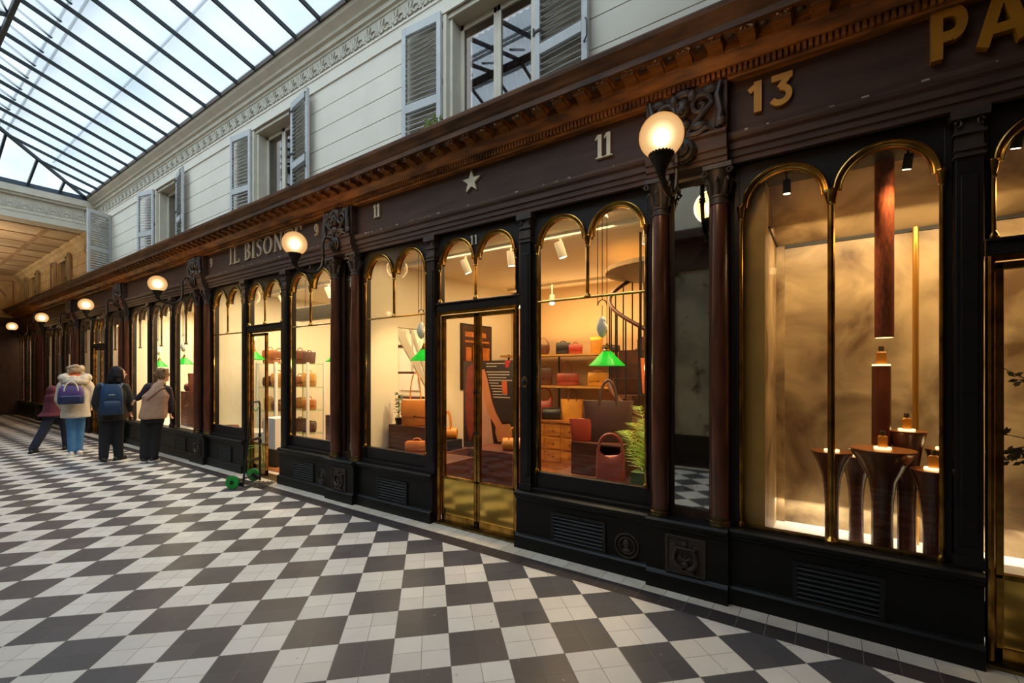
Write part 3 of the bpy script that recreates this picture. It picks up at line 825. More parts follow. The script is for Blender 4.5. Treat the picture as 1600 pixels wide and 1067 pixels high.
def carved_console(xc, label):
    r_ = thing('carved_console', label, 'carved console', (xc, YF, 2.95))
    b = B(); Y = 3.26
    b.extr_x([(Y+.03,2.955),(Y+.03,2.985),(Y+.015,2.99),(Y+.015,3.03),(Y,3.035),(Y,3.12),(Y-.02,3.135),(Y-.02,3.155),(Y+.02,3.16),(Y+.02,3.49),(YG,3.49),(YG,2.955)], xc-.27, xc+.27)
    part('console_block', b, M_ARCHW, r_, bevel=.004)
    g = B(); Yf = Y+.012
    P = lambda u, v, d=0: V((xc+u, Yf-d, 3.325+v))
    for s in (-1,1):                                        # scrolls, leaves and a drooping mask
        g.tube([P(s*(.02+.0*t), -.14+.0*t, .02) for t in (0,)] + [P(s*(.05+.075*(1-t/9)*cos(t)+.06), .02+.085*(1-t/9)*sin(t), .025) for t in [k*.45 for k in range(19)]], [.018]*12+[.014]*8, 7)
        g.tube([P(s*.215,-.15,.015),P(s*.235,-.05,.02),P(s*.215,.06,.02),P(s*.235,.15,.015)], [.02,.026,.022,.016], 7)
        g.ball(P(s*.17,.115,.02), .045, 10, sx=1.2, sy=.5, sz=.7); g.ball(P(s*.10,-.11,.02), .05, 10, sx=1.25, sy=.5, sz=.6)
        g.ball(P(s*.235,-.115,.02), .035, 10, sy=.6); g.ball(P(s*.06,.10,.035), .04, 10, sx=.8, sy=.6, sz=1.1)
        g.tube([P(s*.02,-.16,.02),P(s*.09,-.165,.03),P(s*.15,-.14,.03),P(s*.19,-.155,.02)], [.02,.018,.015,.008], 7)
    g.ball(P(0,.03,.03), .062, 14, sx=.85, sy=.7, sz=1.1); g.ball(P(0,-.01,.075), .02, 8)
    g.ball(P(-.025,.045,.07), .012, 8); g.ball(P(.025,.045,.07), .012, 8)
    g.ball(P(0,-.09,.03), .05, 12, sx=1.1, sy=.6, sz=.8); g.ball(P(0,.13,.03), .05, 12, sx=1.3, sy=.5, sz=.6)
    part('carved_relief', g, M_CARVE, r_)
    return r_

def mirror_strip(xc, label):
    r_ = thing('mirror_panel', label, 'mirror', (xc, 3.46, ZS0))
    part('mirror_glass', B().box(xc-.115, xc+.125, 3.455, 3.462, ZS0+.06, 2.94), M_MIRROR, r_)
    b = B().box(xc-.16, xc-.115, 3.449, 3.48, ZS0, 2.95).box(xc+.125, xc+.16, 3.449, 3.48, ZS0, 2.95).box(xc-.13, xc+.13, 3.43, 3.48, ZS0, ZS0+.065)
    b.box(xc-.30, xc-.155, 3.449, 3.5, ZS0, 2.95).box(xc+.155, xc+.30, 3.449, 3.5, ZS0, 2.95)
    part('mirror_frame', b, M_DARKW, r_)
    return r_

# ---- lettering -----------------------------------------------------
def glyph(bd, ch, u0, v0, h, fn, d, bold=False):
    """adds one letter of height h at (u0,v0), returns its advance"""
    def S(pts, w_):
        nonlocal d
        d += .0006
        bd.strip([(u0+p[0]*h, v0+p[1]*h) for p in pts], [x*h for x in w_] if isinstance(w_, list) else w_*h, fn, d)
    th, tn, se = .13, .055, .045
    def serif(x, y, l=.26): S([(x-l/2,y),(x+l/2,y)], se)
    if not bold:
        if ch == 'I': S([(.14,0),(.14,1)], th); serif(.14,.022); serif(.14,.978); return .36
        if ch == 'L': S([(.14,0),(.14,1)], th); serif(.14,.978); S([(.02,.03),(.6,.03)], .07); S([(.575,.05),(.6,.24)], [.06,.02]); return .66
        if ch == 'B':
            S([(.14,0),(.14,1)], th); S([(.02,.022),(.3,.022)], se); S([(.02,.978),(.3,.978)], se); S([(.14,.52),(.32,.52)], se)
            S([(.28+.2*cos(a), .75+.228*sin(a)) for a in [pi/2-pi*i/12 for i in range(13)]], [.045]+[.05+.07*sin(pi*i/12) for i in range(1,12)]+[.045])
            S([(.30+.23*cos(a), .272+.25*sin(a)) for a in [pi/2-pi*i/12 for i in range(13)]], [.045]+[.05+.07*sin(pi*i/12) for i in range(1,12)]+[.045]); return .66
        if ch == 'S':
            pts = [(.45,.78),(.42,.92),(.28,.975),(.14,.93),(.08,.78),(.13,.65),(.27,.54),(.40,.44),(.46,.28),(.41,.10),(.26,.022),(.10,.06),(.05,.22)]
            S(pts, [.02,.05,.05,.06,.08,.11,.13,.12,.08,.06,.05,.05,.02]); return .58
        if ch == 'O':
            n = 28; bd.strip([(u0+(.40+.33*cos(a))*h, v0+(.5+.46*sin(a))*h) for a in [2*pi*i/n for i in range(n)]], [(.05+.08*abs(cos(2*pi*i/n)))*h for i in range(n)], fn, d, closed=True); return .86
        if ch == 'N':
            S([(.13,0),(.13,1)], tn); S([(.12,.98),(.66,.02)], .13); S([(.66,0),(.66,1)], tn); serif(.13,.022,.24); serif(.1,.978,.2); serif(.66,.978,.24); return .86
        if ch == 'T':
            S([(.34,0),(.34,1)], th); S([(.02,.972),(.66,.972)], .055); serif(.34,.022,.3); S([(.035,.97),(.03,.76)], [.07,.02]); S([(.645,.97),(.65,.76)], [.07,.02]); return .74
        if ch == 'E':
            S([(.14,0),(.14,1)], th); S([(.02,.025),(.56,.025)], .05); S([(.02,.975),(.52,.975)], .05); S([(.14,.5),(.4,.5)], .045)
            S([(.54,.03),(.57,.25)], [.08,.02]); S([(.50,.97),(.53,.76)], [.08,.02]); S([(.4,.4),(.4,.6)], .03); return .62
        if ch == '1': S([(.24,0),(.24,1)], .17); S([(.20,.96),(.04,.80)], [.14,.05]); S([(.06,.022),(.42,.022)], se); return .46
        if ch == '9':
            n = 22; bd.strip([(u0+(.27+.17*cos(a))*h, v0+(.68+.28*sin(a))*h) for a in [2*pi*i/n for i in range(n)]], [(.05+.08*abs(cos(2*pi*i/n)))*h for i in range(n)], fn, d, closed=True)
            S([(.45,.68),(.44,.40),(.36,.14),(.22,.03),(.10,.07),(.10,.2)], [.13,.12,.09,.055,.06,.09]); return .56
    else:
        if ch == '1': S([(.30,0),(.30,1)], .25); S([(.34,.94),(.02,.72)], [.12,.2]); return .62
        if ch == '3':
            S([(.06,.90),(.70,.90)], .2); S([(.62,.90),(.30,.56)], .19)
            S([(.33+.27*cos(a), .33+.24*sin(a)) for a in [R(95)-R(250)*i/18 for i in range(19)]], .19); return .74
        if ch == 'P':
            S([(.13,0),(.13,1)], .24); S([(.2,.9),(.42,.9)], .2)
            S([(.42+.2*cos(a), .66+.24*sin(a)) for a in [pi/2-pi*i/12 for i in range(13)]], .22); S([(.42,.42),(.2,.42)], .2); return .86
        if ch == 'A': S([(.12,0),(.46,1)], .24); S([(.88,0),(.54,1)], .24); S([(.42,.94),(.58,.94)], .13); S([(.26,.28),(.74,.28)], .18); return 1.04
    return .4

def text(its, nm, m, s, x, z, h, y, d, bold=False, stretch=1.0, gap=.05):
    u = 0
    for ch in s:
        bd = B(); its.append((nm, bd, m)) if ch != ' ' else None
        if ch == ' ': u += .42*h; continue
        fn = lambda a, b_, dd: V((x+a*stretch, y-dd, z+b_))
        u += glyph(bd, ch, u, 0, h, fn, d, bold) * h + gap*h
    return u*stretch

def sign_board(x0, x1, label, items):
    r_ = thing('shop_sign', label, 'shop sign', ((x0+x1)/2, YF, 2.95))
    b = B().box(x0, x1, YF, YF+.1, 3.14, 3.52)
    part('board', b, M_FASCIA, r_)
    a = B().extr_x([(YF+.04,2.95),(YF+.0,2.95),(YF+.0,2.985),(YF-.012,2.99),(YF-.012,3.03),(YF-.026,3.035),(YF-.026,3.08),(YF-.045,3.095),(YF-.05,3.115),(YF-.05,3.135),(YF-.04,3.15),(YF+.04,3.155)], x0, x1)
    part('architrave', a, M_ARCHW, r_)
    s = B().box(x0, x1, YG-.005, YG+.07, 2.94, 2.97); part('soffit_board', s, M_BLACKW, r_)
    ch = B(); rr = random.Random(int(x0*10))
    for i in range(16):
        xx = rr.uniform(x0,x1); l = rr.uniform(.006,.035)
        ch.box(xx, xx+l, YF-.053, YF-.044, 3.128, 3.128+rr.uniform(.004,.012))
    cp_ = part('paint_chips', ch, mat('bare plaster chips', (190,170,150), .8, var=.3, scale=30), r_); cp_['kind'] = 'stuff'
    for nm, bd, m in items: part(nm, bd, m, r_)
    return r_

# ---- assemble bays -------------------------------------------------
cproto = None
for xc, wh in PAIRS:
    pedestal(xc, 'black pedestal with lyre relief ' + wh)
    mirror_strip(xc, 'aged mirror strip between the paired columns ' + wh)
    carved_console(xc, 'carved foliage console over the columns ' + wh)
    for s, nm in ((-.2,'left'), (.205,'right')):
        lab = '%s mahogany column of the pair %s' % (nm, wh)
        if cproto is None:
            cproto = column_proto(); cproto.location = (xc+s, YCOL, ZS0); cproto['label'] = lab; cproto['group'] = 'paired shopfront columns'
        else: dup(cproto, (xc+s, YCOL, ZS0), None, lab)

oW1, oP1, oD, oP2, oW2 = (.325,1.345), (1.372,1.505), (1.505,2.515), (2.54,2.675), (2.70,3.69)
MEDX = 3.557
for xl in (-0.82,-4.82,-8.82,-12.82,-16.82,-20.82,-24.82):
    sh = SHOPS[xl]; i = -xl
    if xl == -24.82:
        shop_window(-24.42, -23.48+.0, 'left arched window of the '+sh, 'full'); pilaster(-23.45,-23.32,'pilaster right of the left window of the '+sh)
        shop_window(-23.29, -22.36, 'middle arched window of the '+sh, 'full'); pilaster(-22.33,-22.2,'pilaster right of the middle window of the '+sh)
        shop_window(-22.12, -21.13, 'right arched window of the '+sh, 'full')
        plinth(-24.45, -21.095, [(-22.2,-21.75)], None, 'black plinth under the '+sh)
        sign_board(-24.45, -21.09, 'dark sign board over the '+sh, []); continue
    xg = lambda t: (xl+t[0], xl+t[1])
    door = xl in (-0.82,-4.82,-8.82,-16.82)
    st = 'full' if xl == -0.82 else ('transom' if xl in (-4.82,-8.82) else 'drop')
    shop_window(*xg(oW1), 'left arched window of the '+sh, st)
    pilaster(*xg(oP1), 'black pilaster right of the left window of the '+sh)
    shop_window(*xg(oW2), 'right arched window of the '+sh, st)
    pilaster(*xg(oP2), 'black pilaster left of the right window of the '+sh)
    if door:
        shop_door(*xg(oD), {-4.82:'closed brass double door of the star sign shop', -8.82:'open doorway of the shop behind the luggage trolley',
                  -0.82:'brass kick plate door of the perfume shop', -16.82:'door of the shop past the visitors'}[xl], 'open' if xl == -8.82 else 'closed')
        plinth(xl+.276, xl+1.49, {-0.82:[(xl+.66,xl+1.06)]}.get(xl, [(xl+.66,xl+1.10)]), None, 'black plinth under the left window of the '+sh)
        plinth(xl+2.53, xl+3.724, [(xl+2.92,xl+3.36)], xl+MEDX, 'black plinth under the right window of the '+sh)
    else:
        shop_window(xl+oD[0]+.03, xl+oD[1]-.01, 'middle arched window of the '+sh, st)
        plinth(xl+.276, xl+3.724, [(xl+.66,xl+1.10),(xl+2.92,xl+3.36)], None, 'long black plinth under the '+sh)
    its = []
    if xl == -4.82:
        text(its, 'numeral', M_CREAML, '11', -4.245, 3.295, .145, YF, .02, gap=-.06); text(its, 'numeral', M_CREAML, '11', -1.525, 3.235, .185, YF, .022, gap=-.06)
        s = B(); fn = lambda u, v, d: V((-2.795+u, YF-d, 3.365+v))
        pts = [(.112*(1 if k%2 == 0 else .40)*sin(pi*k/5), .112*(1 if k%2 == 0 else .40)*cos(pi*k/5)) for k in range(10)]
        for k in range(10): s.plate([(0,0), pts[k], pts[(k+1)%10]], fn, .022)
        its.append(('star', s, M_CREAML))
    if xl == -8.82:
        text(its, 'letter', M_TANL, 'IL BISONTE', -7.74, 3.235, .255, YF, .02, stretch=1.16, gap=.1)
        text(its, 'numeral', M_TANL, '9', -8.43, 3.28, .15, YF, .02); text(its, 'numeral', M_TANL, '9', -5.41, 3.285, .155, YF, .02)
    if xl == -0.82:
        text(its, 'numeral', M_GOLD, '13', -.43, 3.24, .20, YF, .022, bold=True, stretch=.9)
        text(its, 'letter', M_GOLD, 'PA', .455, 3.225, .27, YF, .045, bold=True, stretch=.74, gap=.02)
    sign_board(xl+.27, xl+3.73, {-4.82:'dark sign board with a cream star between two number elevens', -8.82:'dark brown sign board with bronze letters and number nines',
        -0.82:'near black sign board with gold 13 and gold capitals'}.get(xl, 'plain brown sign board over the '+sh), its)
# small cream number over the double door and door bell
its = []; text(its, 'numeral', M_CREAML, '11', -2.875, 2.79, .09, YG-.012, .008, gap=.1)
dnm = thing('door_number', 'small cream number eleven above the brass double door', 'number', (-2.84, YG-.012, 2.79))
for nm, bd_, m in its: part(nm, bd_, m, dnm)
bl = thing('door_bell', 'oval brass door bell on the pilaster right of the double door', 'door bell', (-2.21, YG-.062, 1.42))
part('back_plate', B().lathe([(.032,0),(.034,.006),(.026,.01)], n=20, sy=1.5, M=Matrix.Translation((-2.21,YG-.062,1.46)) @ Matrix.Rotation(R(90),4,'X')), M_BRASSD, bl)
part('push_button', B().lathe([(.02,0),(.02,.012),(.014,.016)], n=16, sy=1.4, M=Matrix.Translation((-2.21,YG-.066,1.46)) @ Matrix.Rotation(R(90),4,'X')), M_BLK, bl)

# ---- cornice running over all shops ---------------------------------
cr = thing('trim_17', 'long reddish wooden cornice with carved brackets above the shop signs', 'cornice', (-10,YF,3.48), kind='structure')
top = [(YF+.02,3.49),(3.295,3.485),(3.285,3.497),(3.29,3.503),(3.29,3.55),(3.255,3.555),(3.235,3.575),(3.205,3.605),(3.195,3.62),(3.195,3.665),(3.07,3.668),(3.065,3.665)]
part('bed_moulding', B().extr_x(top[:10]+[(3.195,3.665),(YF+.1,3.665),(YF+.1,3.49)], XL, XR), M_CORN, cr)
part('corona', B().extr_x([(3.195,3.664),(3.065,3.664),(3.065,3.655),(3.05,3.655),(3.05,3.70),(3.035,3.71),(3.02,3.735),(2.99,3.765),(2.985,3.79),(2.985,3.80),(YW+.0,3.815),(YW,3.664)], XL, XR), M_CORN2, cr)
dn = B(); x = XL+.02
while x < 2.6: dn.box(x, x+.019, 3.262, 3.292, 3.505, 3.548); x += .032
part('dentils', dn, M_CORN, cr)
md = B()
md.extr_x([(3.20,3.61),(3.17,3.612),(3.14,3.625),(3.10,3.628),(3.085,3.622),(3.078,3.632),(3.08,3.658),(3.195,3.658)], -.045, .045)
md.box(-.052,.052,3.07,3.2,3.652,3.664)
for s in (-1,1): md.tube([(s*.03,3.079,3.638+.0),(s*.034,3.078,3.648),(s*.022,3.077,3.652),(s*.018,3.077,3.642)],.005,5)
md.ball((0,3.08,3.64),.012,8)
for v in range(len(md.v)): pass
me_md = mesh('modillion', md, M_CORN, (0,3.2,3.66)); 
x = -.973+.187*6; k = 0; far = B()
while x > XL+.1:
    if k < 99:
        o = bpy.data.objects.new('modillion', me_md); COL.objects.link(o); o.parent = cr
        o.location = (x+10, 3.2-YF, 3.66-3.48)
    else:
        far.add([(px_+x,py_,pz_) for px_,py_,pz_ in md.v], md.f)
    x -= .187; k += 1
x = -.973+.187*7
while x < 3.1: far.add([(px_+x,py_,pz_) for px_,py_,pz_ in md.v], md.f); x += .187
o = part('far_modillions', far, M_CORN, cr); o['kind'] = 'stuff'
pc_ = B(); rr = random.Random(21)
for i in range(150):
    xx = rr.uniform(-5.2, 1.2); n_ = round((xx+.973)/.187)*.187-.973+rr.uniform(-.04,.04)
    l = rr.uniform(.004,.016); z_ = rr.choice((3.634,3.645,3.656))+rr.uniform(-.004,.004)
    pc_.box(n_, n_+l, 3.064, 3.0705, z_, z_+rr.uniform(.003,.009))
o = part('paint_flakes', pc_, mat('bare plaster chips', (190,170,150), .8, var=.3, scale=30), cr); o['kind'] = 'stuff'
# carved rosettes in the coffers between brackets
rs = B(); x = -.973+.187*6.5
while x > XL+.1: rs.ball((x,3.135,3.662),.028,8,sz=.45); x -= .187
part('soffit_rosettes', rs, M_CARVE, cr)

# ---- globe lamps ----------------------------------------------------
def globe_mat():
    m, nt, out, N, L = nodes('lit opal globe')
    lw = N('ShaderNodeLayerWeight'); lw.inputs['Blend'].default_value = .5
    tr = N('ShaderNodeBsdfTransparent'); tr.inputs['Color'].default_value = (1,.90,.72,1)
    e = N('ShaderNodeEmission'); e.inputs['Color'].default_value = (1,.60,.26,1); 
    rp = N('ShaderNodeValToRGB'); el = rp.color_ramp.elements
    el[0].position = 0; el[0].color = (1,.80,.50,1); el[1].position = 1; el[1].color = (.66,.30,.085,1)
    for ps, c_ in ((.06,(1,.74,.42,1)),(.20,(1,.62,.28,1)),(.5,(.88,.50,.20,1))):
        q = el.new(ps); q.color = c_
    L(lw.outputs['Facing'], rp.inputs['Fac']); L(rp.outputs['Color'], e.inputs['Color'])
    st = N('ShaderNodeMapRange'); st.inputs['From Min'].default_value = 0; st.inputs['From Max'].default_value = .28; st.inputs['To Min'].default_value = 1.9; st.inputs['To Max'].default_value = .92
    L(lw.outputs['Facing'], st.inputs['Value']); L(st.outputs['Result'], e.inputs['Strength'])
    a = N('ShaderNodeMixShader'); a.inputs[0].default_value = .8; L(tr.outputs[0], a.inputs[1]); L(e.outputs[0], a.inputs[2])
    L(a.outputs[0], out.inputs['Surface'])
    return m
M_GLOBE = globe_mat(); M_BULB = emat('glowing bulb', (255,214,150), 55)
def lamp_proto():
    Yl, Zl = 2.745, 2.96
    r_ = thing('globe_lamp', 'x', 'wall lamp', (0, 3.24, 3.05))
    o = lambda x, y, z: (x, y, z)
    gl = B().ball(o(0,Yl,Zl), .13, 28); g = part('globe', gl, M_GLOBE, r_)
    part('bulb', B().ball(o(0,Yl,Zl-.01), .05, 16), M_BULB, g)
    c = B().lathe([(.02,-.235),(.028,-.225),(.036,-.19),(.058,-.145),(.064,-.12),(.07,-.118),(.07,-.105),(.06,-.10)], o(0,Yl,Zl), 20)
    for k in range(22):
        a = 2*pi*k/22; c.ball(o(.068*cos(a), Yl+.068*sin(a), Zl-.108), .009, 6)
    part('globe_cup', c, M_IRON, r_)
    a = B()
    path = [(3.22,3.08),(3.16,3.12),(3.11,3.11),(3.085,3.06),(3.085,2.95),(3.09,2.86),(3.07,2.77),(3.02,2.705),(2.95,2.67),(2.88,2.665),(2.81,2.685),(2.76,2.72),(2.745,2.75)]
    a.tube([(0,y,z) for y,z in path], [.012,.013,.014,.016,.018,.016,.015,.015,.016,.017,.019,.021,.022], 10)
    a.tube([(0,2.95,2.672),(0,2.945,2.64),(0,2.965,2.615),(0,2.985,2.625)], [.012,.01,.008,.005], 7)
    a.lathe([(.02,0),(.027,.01),(.02,.02),(.025,.03),(.018,.04)], (0,3.086,2.89), 12)
    a.tube([(0,3.0+.0,2.70),(0,2.97,2.74),(0,2.93,2.745),(0,2.915,2.715)],[.01,.009,.008,.005],7)
    part('curved_arm', a, M_IRON, r_)
    rz_ = B().lathe([(.085,0),(.088,.012),(.07,.022),(.072,.034),(.05,.04),(.045,.055),(.02,.062)], n=22, M=Matrix.Translation((0,3.245,3.06)) @ Matrix.Rotation(R(90),4,'X'))
    part('rosette', rz_, M_IRON, r_)
    return r_
lp = lamp_proto(); lp['group'] = 'lit globe lamps along the shop fronts'
LNAMES = ['largest lit globe lamp, on the console beside the gold 13','lit globe lamp in front of the bronze lettered sign','lit globe lamp above the window the visitors look into',
          'lit globe lamp above the woman with the blue backpack','lit globe lamp above the woman in the cream coat','smallest lit globe lamp at the far end of the passage','lit globe lamp right of the perfume shop door']
for (xc, wh), nm in zip(PAIRS, LNAMES):
    if xc == -0.82: lp.location = (xc,3.24,3.05); lp['label'] = nm
    else: dup(lp, (xc,3.24,3.05), None, nm)
for i, xo in enumerate((-0.63,-4.63,-8.63,-12.63)):
    dup(lp, (xo, YO+.04, 3.05), pi, 'lit globe lamp on the opposite front, mirrored in the shop glass', 'lit globe lamps on the opposite front')
# ================================================================== SHOP INTERIORS
def room(nm, x0, x1, y1, zc, mw, mc, mf, lab, left=True, open_y=None, side_m=None):
    """walls, ceiling and floor of one shop behind the glass"""
    y0 = YG+.075
    b = B().box(x0, x1, y1, y1+.1, 0, zc+.1); struct('wall_back', b, mw, 'back wall of the '+lab, 'wall')
    b = B()
    if open_y:
        b.box(x0-.05, x0+.05, y0, open_y[0], 0, zc); b.box(x0-.05, x0+.05, open_y[1], y1, 0, zc); b.box(x0-.05, x0+.05, open_y[0], open_y[1], open_y[2], zc)
    else: b.box(x0-.05, x0+.05, y0, y1, 0, zc)
    if left: struct('wall_left', b, side_m or mw, 'left side wall of the '+lab, 'wall')
    struct('ceiling', B().box(x0, x1, y0-.07, y1, zc, zc+.08), mc, 'ceiling of the '+lab, 'ceiling')
    struct('floor', B().box(x0, x1, 3.7, y1, -.1, .012), mf, 'floor of the '+lab, 'floor')
M_SFL = mat('oiled shop floor', (168,108,58), .4, rgb2=(128,78,40), scale=4, stretch=(.6,4,1))
M_DULLW = mat('greyed shop wall', (206,194,176), .75, var=.1, scale=2)
room('star_shop', -4.86, -0.80, 6.9, 3.0, mat('tan shop wall', (216,184,140), .7, var=.05, scale=2), M_CEIL, M_SFL, 'star sign shop', open_y=(4.2,5.06,2.16), side_m=M_CREAMW)
struct('wall_right', B().box(-.85,-.75,YG+.075,6.9,0,3.0), M_CREAMW, 'right side wall of the star sign shop', 'wall')
room('trolley_shop', -8.84, -4.92, 6.9, 3.0, M_CREAMW, M_CEIL, M_SFL, 'shop behind the luggage trolley')
room('visited_shop', -12.84, -8.9, 6.2, 3.0, M_CREAMW, M_CEIL, M_SFL, 'shop the visitors look into')
for i, (nm, a, c_, lab) in enumerate((('third_last', -16.84,-12.9,'shop past the visitors'),('second_last',-20.84,-16.9,'second shop from the far end'),('last',-24.45,-20.9,'farthest shop'))):
    room(nm, a, c_, 5.0, 3.0, M_DULLW, M_DULLW, M_SFL, lab)

def arealight(nm, loc, e, size=.6, col=(1,.70,.36), rot=(0,0,0), size_y=None, spread=None):
    l = bpy.data.lights.new(nm, 'AREA'); l.energy = e; l.color = col; l.size = size
    if size_y: l.shape = 'RECTANGLE'; l.size_y = size_y
    if spread: l.spread = spread
    o = bpy.data.objects.new(nm, l); COL.objects.link(o); o.location = loc; o.rotation_euler = rot
    return o
def spotlight(nm, loc, tgt, e, ang=60, col=(1,.74,.42), blend=.6, rad=.05):
    l = bpy.data.lights.new(nm, 'SPOT'); l.energy = e; l.color = col; l.spot_size = R(ang); l.spot_blend = blend; l.shadow_soft_size = rad
    o = bpy.data.objects.new(nm, l); COL.objects.link(o); o.location = loc
    o.rotation_euler = (V(tgt)-V(loc)).to_track_quat('-Z','Y').to_euler()
    return o
WARM = (1,.74,.42)
arealight('added ceiling uplight', (-3.3,6.5,2.05), 8*KI, 2.0, (1,.60,.24), rot=(R(180),0,0), size_y=.2)  # unseen uplight added above the shelves to brighten the shop ceiling
arealight('star shop light', (-2.8,5.2,2.97), 56*KI, 2.2, (1,.66,.31), size_y=2.4)
arealight('star window light', (-2.9,3.85,2.97), 12*KI, 3.4, WARM, size_y=.3)
for x_, tg_, e_ in ((-3.60,(-4.6,4.2,1.1),26),(-2.93,(-3.6,4.7,1.0),20),(-2.30,(-1.9,4.2,.9),20),(-1.38,(-1.6,4.0,.9),20)): spotlight('track light', (x_,4.2,2.72), tg_, e_*2.6*KI, 75, (1,.70,.36))
arealight('trolley shop light', (-6.8,5.0,2.95), 85*KI, 2.2, WARM, size_y=2.4)
arealight('trolley window light', (-6.8,3.85,2.97), 30*KI, 3.2, WARM, size_y=.3)
arealight('visited shop light', (-10.9,4.3,2.95), 110*KI, 2.6, (1,.76,.46), size_y=1.2)
for xx, e in ((-14.9,42),(-18.9,34),(-22.7,30)): arealight('far shop light', (xx,4.1,2.95), e*KI, 2.4, (1,.74,.5), size_y=.8)

# ---- track lights ---------------------------------------------------
M_SPOTD = emat('lit spot lens', (255,226,170), 22)
def rail(x0, x1, y, label, m=M_WHITE, z=2.975, h=.05):
    return solo('ceiling_track', B().box(x0, x1, y-.03, y+.03, z-h/2, 3.0), m, label, 'light track')
def track_spot(loc, aim, label, group='white track spots'):
    loc = V(loc); d = (V(aim)-loc).normalized()
    r_ = thing('track_spot', label, 'spotlight', loc, group=group)
    b = B().cyl(loc-d*.08, loc+d*.085, .045, n=18); part('spot_body', b, mat('off white spot', (196,188,172), .5, var=.03), r_)
    part('spot_lens', B().cyl(loc+d*.083, loc+d*.088, .038, n=16), M_SPOTD, r_)
    part('spot_arm', B().cyl(loc, (loc.x,loc.y,2.96), .012, n=8), M_WHITE, r_)
rail(-4.75, -0.9, 4.2, 'white light track along the front of the star sign shop ceiling')
rail(-4.6, -2.3, 6.5, 'dim light track along the back of the star sign shop ceiling', M_CEIL)
for x, nm, aim in ((-3.60,'left',(-3.2,4.9,1)),(-2.93,'second',(-2.93,4.5,1)),(-2.30,'third',(-1.9,4.7,1)),(-1.38,'right',(-1.75,4.7,1))):
    track_spot((x,4.2,2.83), aim, {'left':'white track spot behind the left transom arch of the double door','second':'white track spot behind the right transom arch of the double door',
               'third':'white track spot in the left arch above the green pendant','right':'white track spot in the right arch beside the spiral stair'}[nm])
for x, nm in ((-3.66,'small back spot glowing above the leather bag shelves'),(-4.3,'small back spot glowing above the display board')):
    track_spot((x,6.4,2.72), (x+.4,5.6,1.5), nm)
rail(-8.7, -5.0, 4.3, 'white light track in the shop behind the luggage trolley')
for x, a in ((-7.95,'left arch'),(-6.55,'doorway'),(-5.75,'right arch')): track_spot((x,4.3,2.83), (x+.3,5,1), 'white track spot seen through the %s behind the luggage trolley' % a)
# grey light box hung in the trolley shop
gb = thing('hanging_light_box', 'grey box hung from the ceiling behind the bronze lettered sign', 'light box', (-6.35,4.05,2.42))
part('box_body', B().box(-7.0,-5.75,3.98,4.12,2.36,2.56), mat('grey sheet metal', (120,112,100), .5, .2, var=.15), gb, bevel=.006)
part('hanging_cable', B().cyl((-6.8,4.05,2.55),(-6.8,4.05,3.0),.005,n=6).cyl((-5.95,4.05,2.55),(-5.95,4.05,3.0),.005,n=6), M_IRON, gb)

# ---- green pendants -------------------------------------------------
def green_mat():
    m, nt, out, N, L = nodes('green glass shade')
    d = N('ShaderNodeBsdfPrincipled'); d.inputs['Base Color'].default_value = lin((40,170,60)); d.inputs['Roughness'].default_value = .15
    t = N('ShaderNodeBsdfTranslucent'); t.inputs['Color'].default_value = lin((60,220,60))
    mx = N('ShaderNodeMixShader'); mx.inputs[0].default_value = .55; L(d.outputs[0], mx.inputs[1]); L(t.outputs[0], mx.inputs[2])
    e = N('ShaderNodeEmission'); e.inputs['Color'].default_value = lin((60,200,70)); e.inputs['Strength'].default_value = .26
    ad = N('ShaderNodeAddShader'); L(mx.outputs[0], ad.inputs[0]); L(e.outputs[0], ad.inputs[1])
    L(ad.outputs[0], out.inputs['Surface'])
    return m
M_GREEN = green_mat()
def pendant(loc, label):
    x, y, z = loc                                  # rim height
    r_ = thing('pendant_lamp', label, 'pendant lamp', (x,y,z), group='green glass pendant lamps')
    s = B().lathe([(.16,0),(.163,.004),(.155,.012),(.11,.055),(.062,.105),(.045,.13),(.03,.135),(.028,.128),(.06,.096),(.105,.05),(.15,.009),(.158,.0)], (x,y,z), 26)
    part('lamp_shade', s, M_GREEN, r_)
    part('bulb', B().ball((x,y,z+.035), .032, 12), emat('pendant bulb', (255,226,160), 14), r_)
    part('cap', B().lathe([(.045,.125),(.04,.14),(.025,.15),(.022,.17),(.012,.185),(.012,.20)], (x,y,z), 14), M_BRASS, r_)
    part('counterweight', B().lathe([(.006,.255),(.03,.275),(.05,.33),(.05,.36),(.034,.42),(.012,.45)], (x-.045,y-.0,z), 18), mat('white porcelain', (244,238,222), .6, var=.02, spec=.1), r_)
    c = B()
    zt = 3.0
    c.tube([(x,y,z+.19),(x,y,zt-.05)],.0035,5); c.tube([(x-.09,y,z+.55),(x-.09,y,zt-.05)],.0035,5); c.tube([(x-.045,y,z+.45),(x-.045,y,z+.55)],.0035,5)
    c.tube([(x-.09+.045*(1-cos(a)),y,z+.55+.05*sin(a)) for a in [pi*i/8 for i in range(9)]],.005,6)
    c.tube([(x-.045,y,z+.6),(x-.045,y,zt-.05)],.0035,5)
    part('cord', c, M_IRON, r_)
    part('ceiling_rose', B().lathe([(.05,-.06),(.055,-.05),(.04,-.02),(.03,.0)], (x-.045,y,zt), 16), M_WHITE, r_)
    l = bpy.data.lights.new('pendant glow', 'POINT'); l.energy = 5*KI; l.color = (1,.75,.42); l.shadow_soft_size = .035
    o = bpy.data.objects.new('pendant glow', l); COL.objects.link(o); o.location = (x,y,z+.0)
pendant((-1.64,3.86,1.605), 'green pendant lamp above the dark brown tote bag')
pendant((-3.86,3.76,1.68), 'green pendant lamp in the left window of the star sign shop')
pendant((-7.80,3.75,1.75), 'green pendant lamp behind the pilaster by the luggage trolley')
pendant((-5.50,3.75,1.69), 'green pendant lamp left of the columns between the two leather shops')
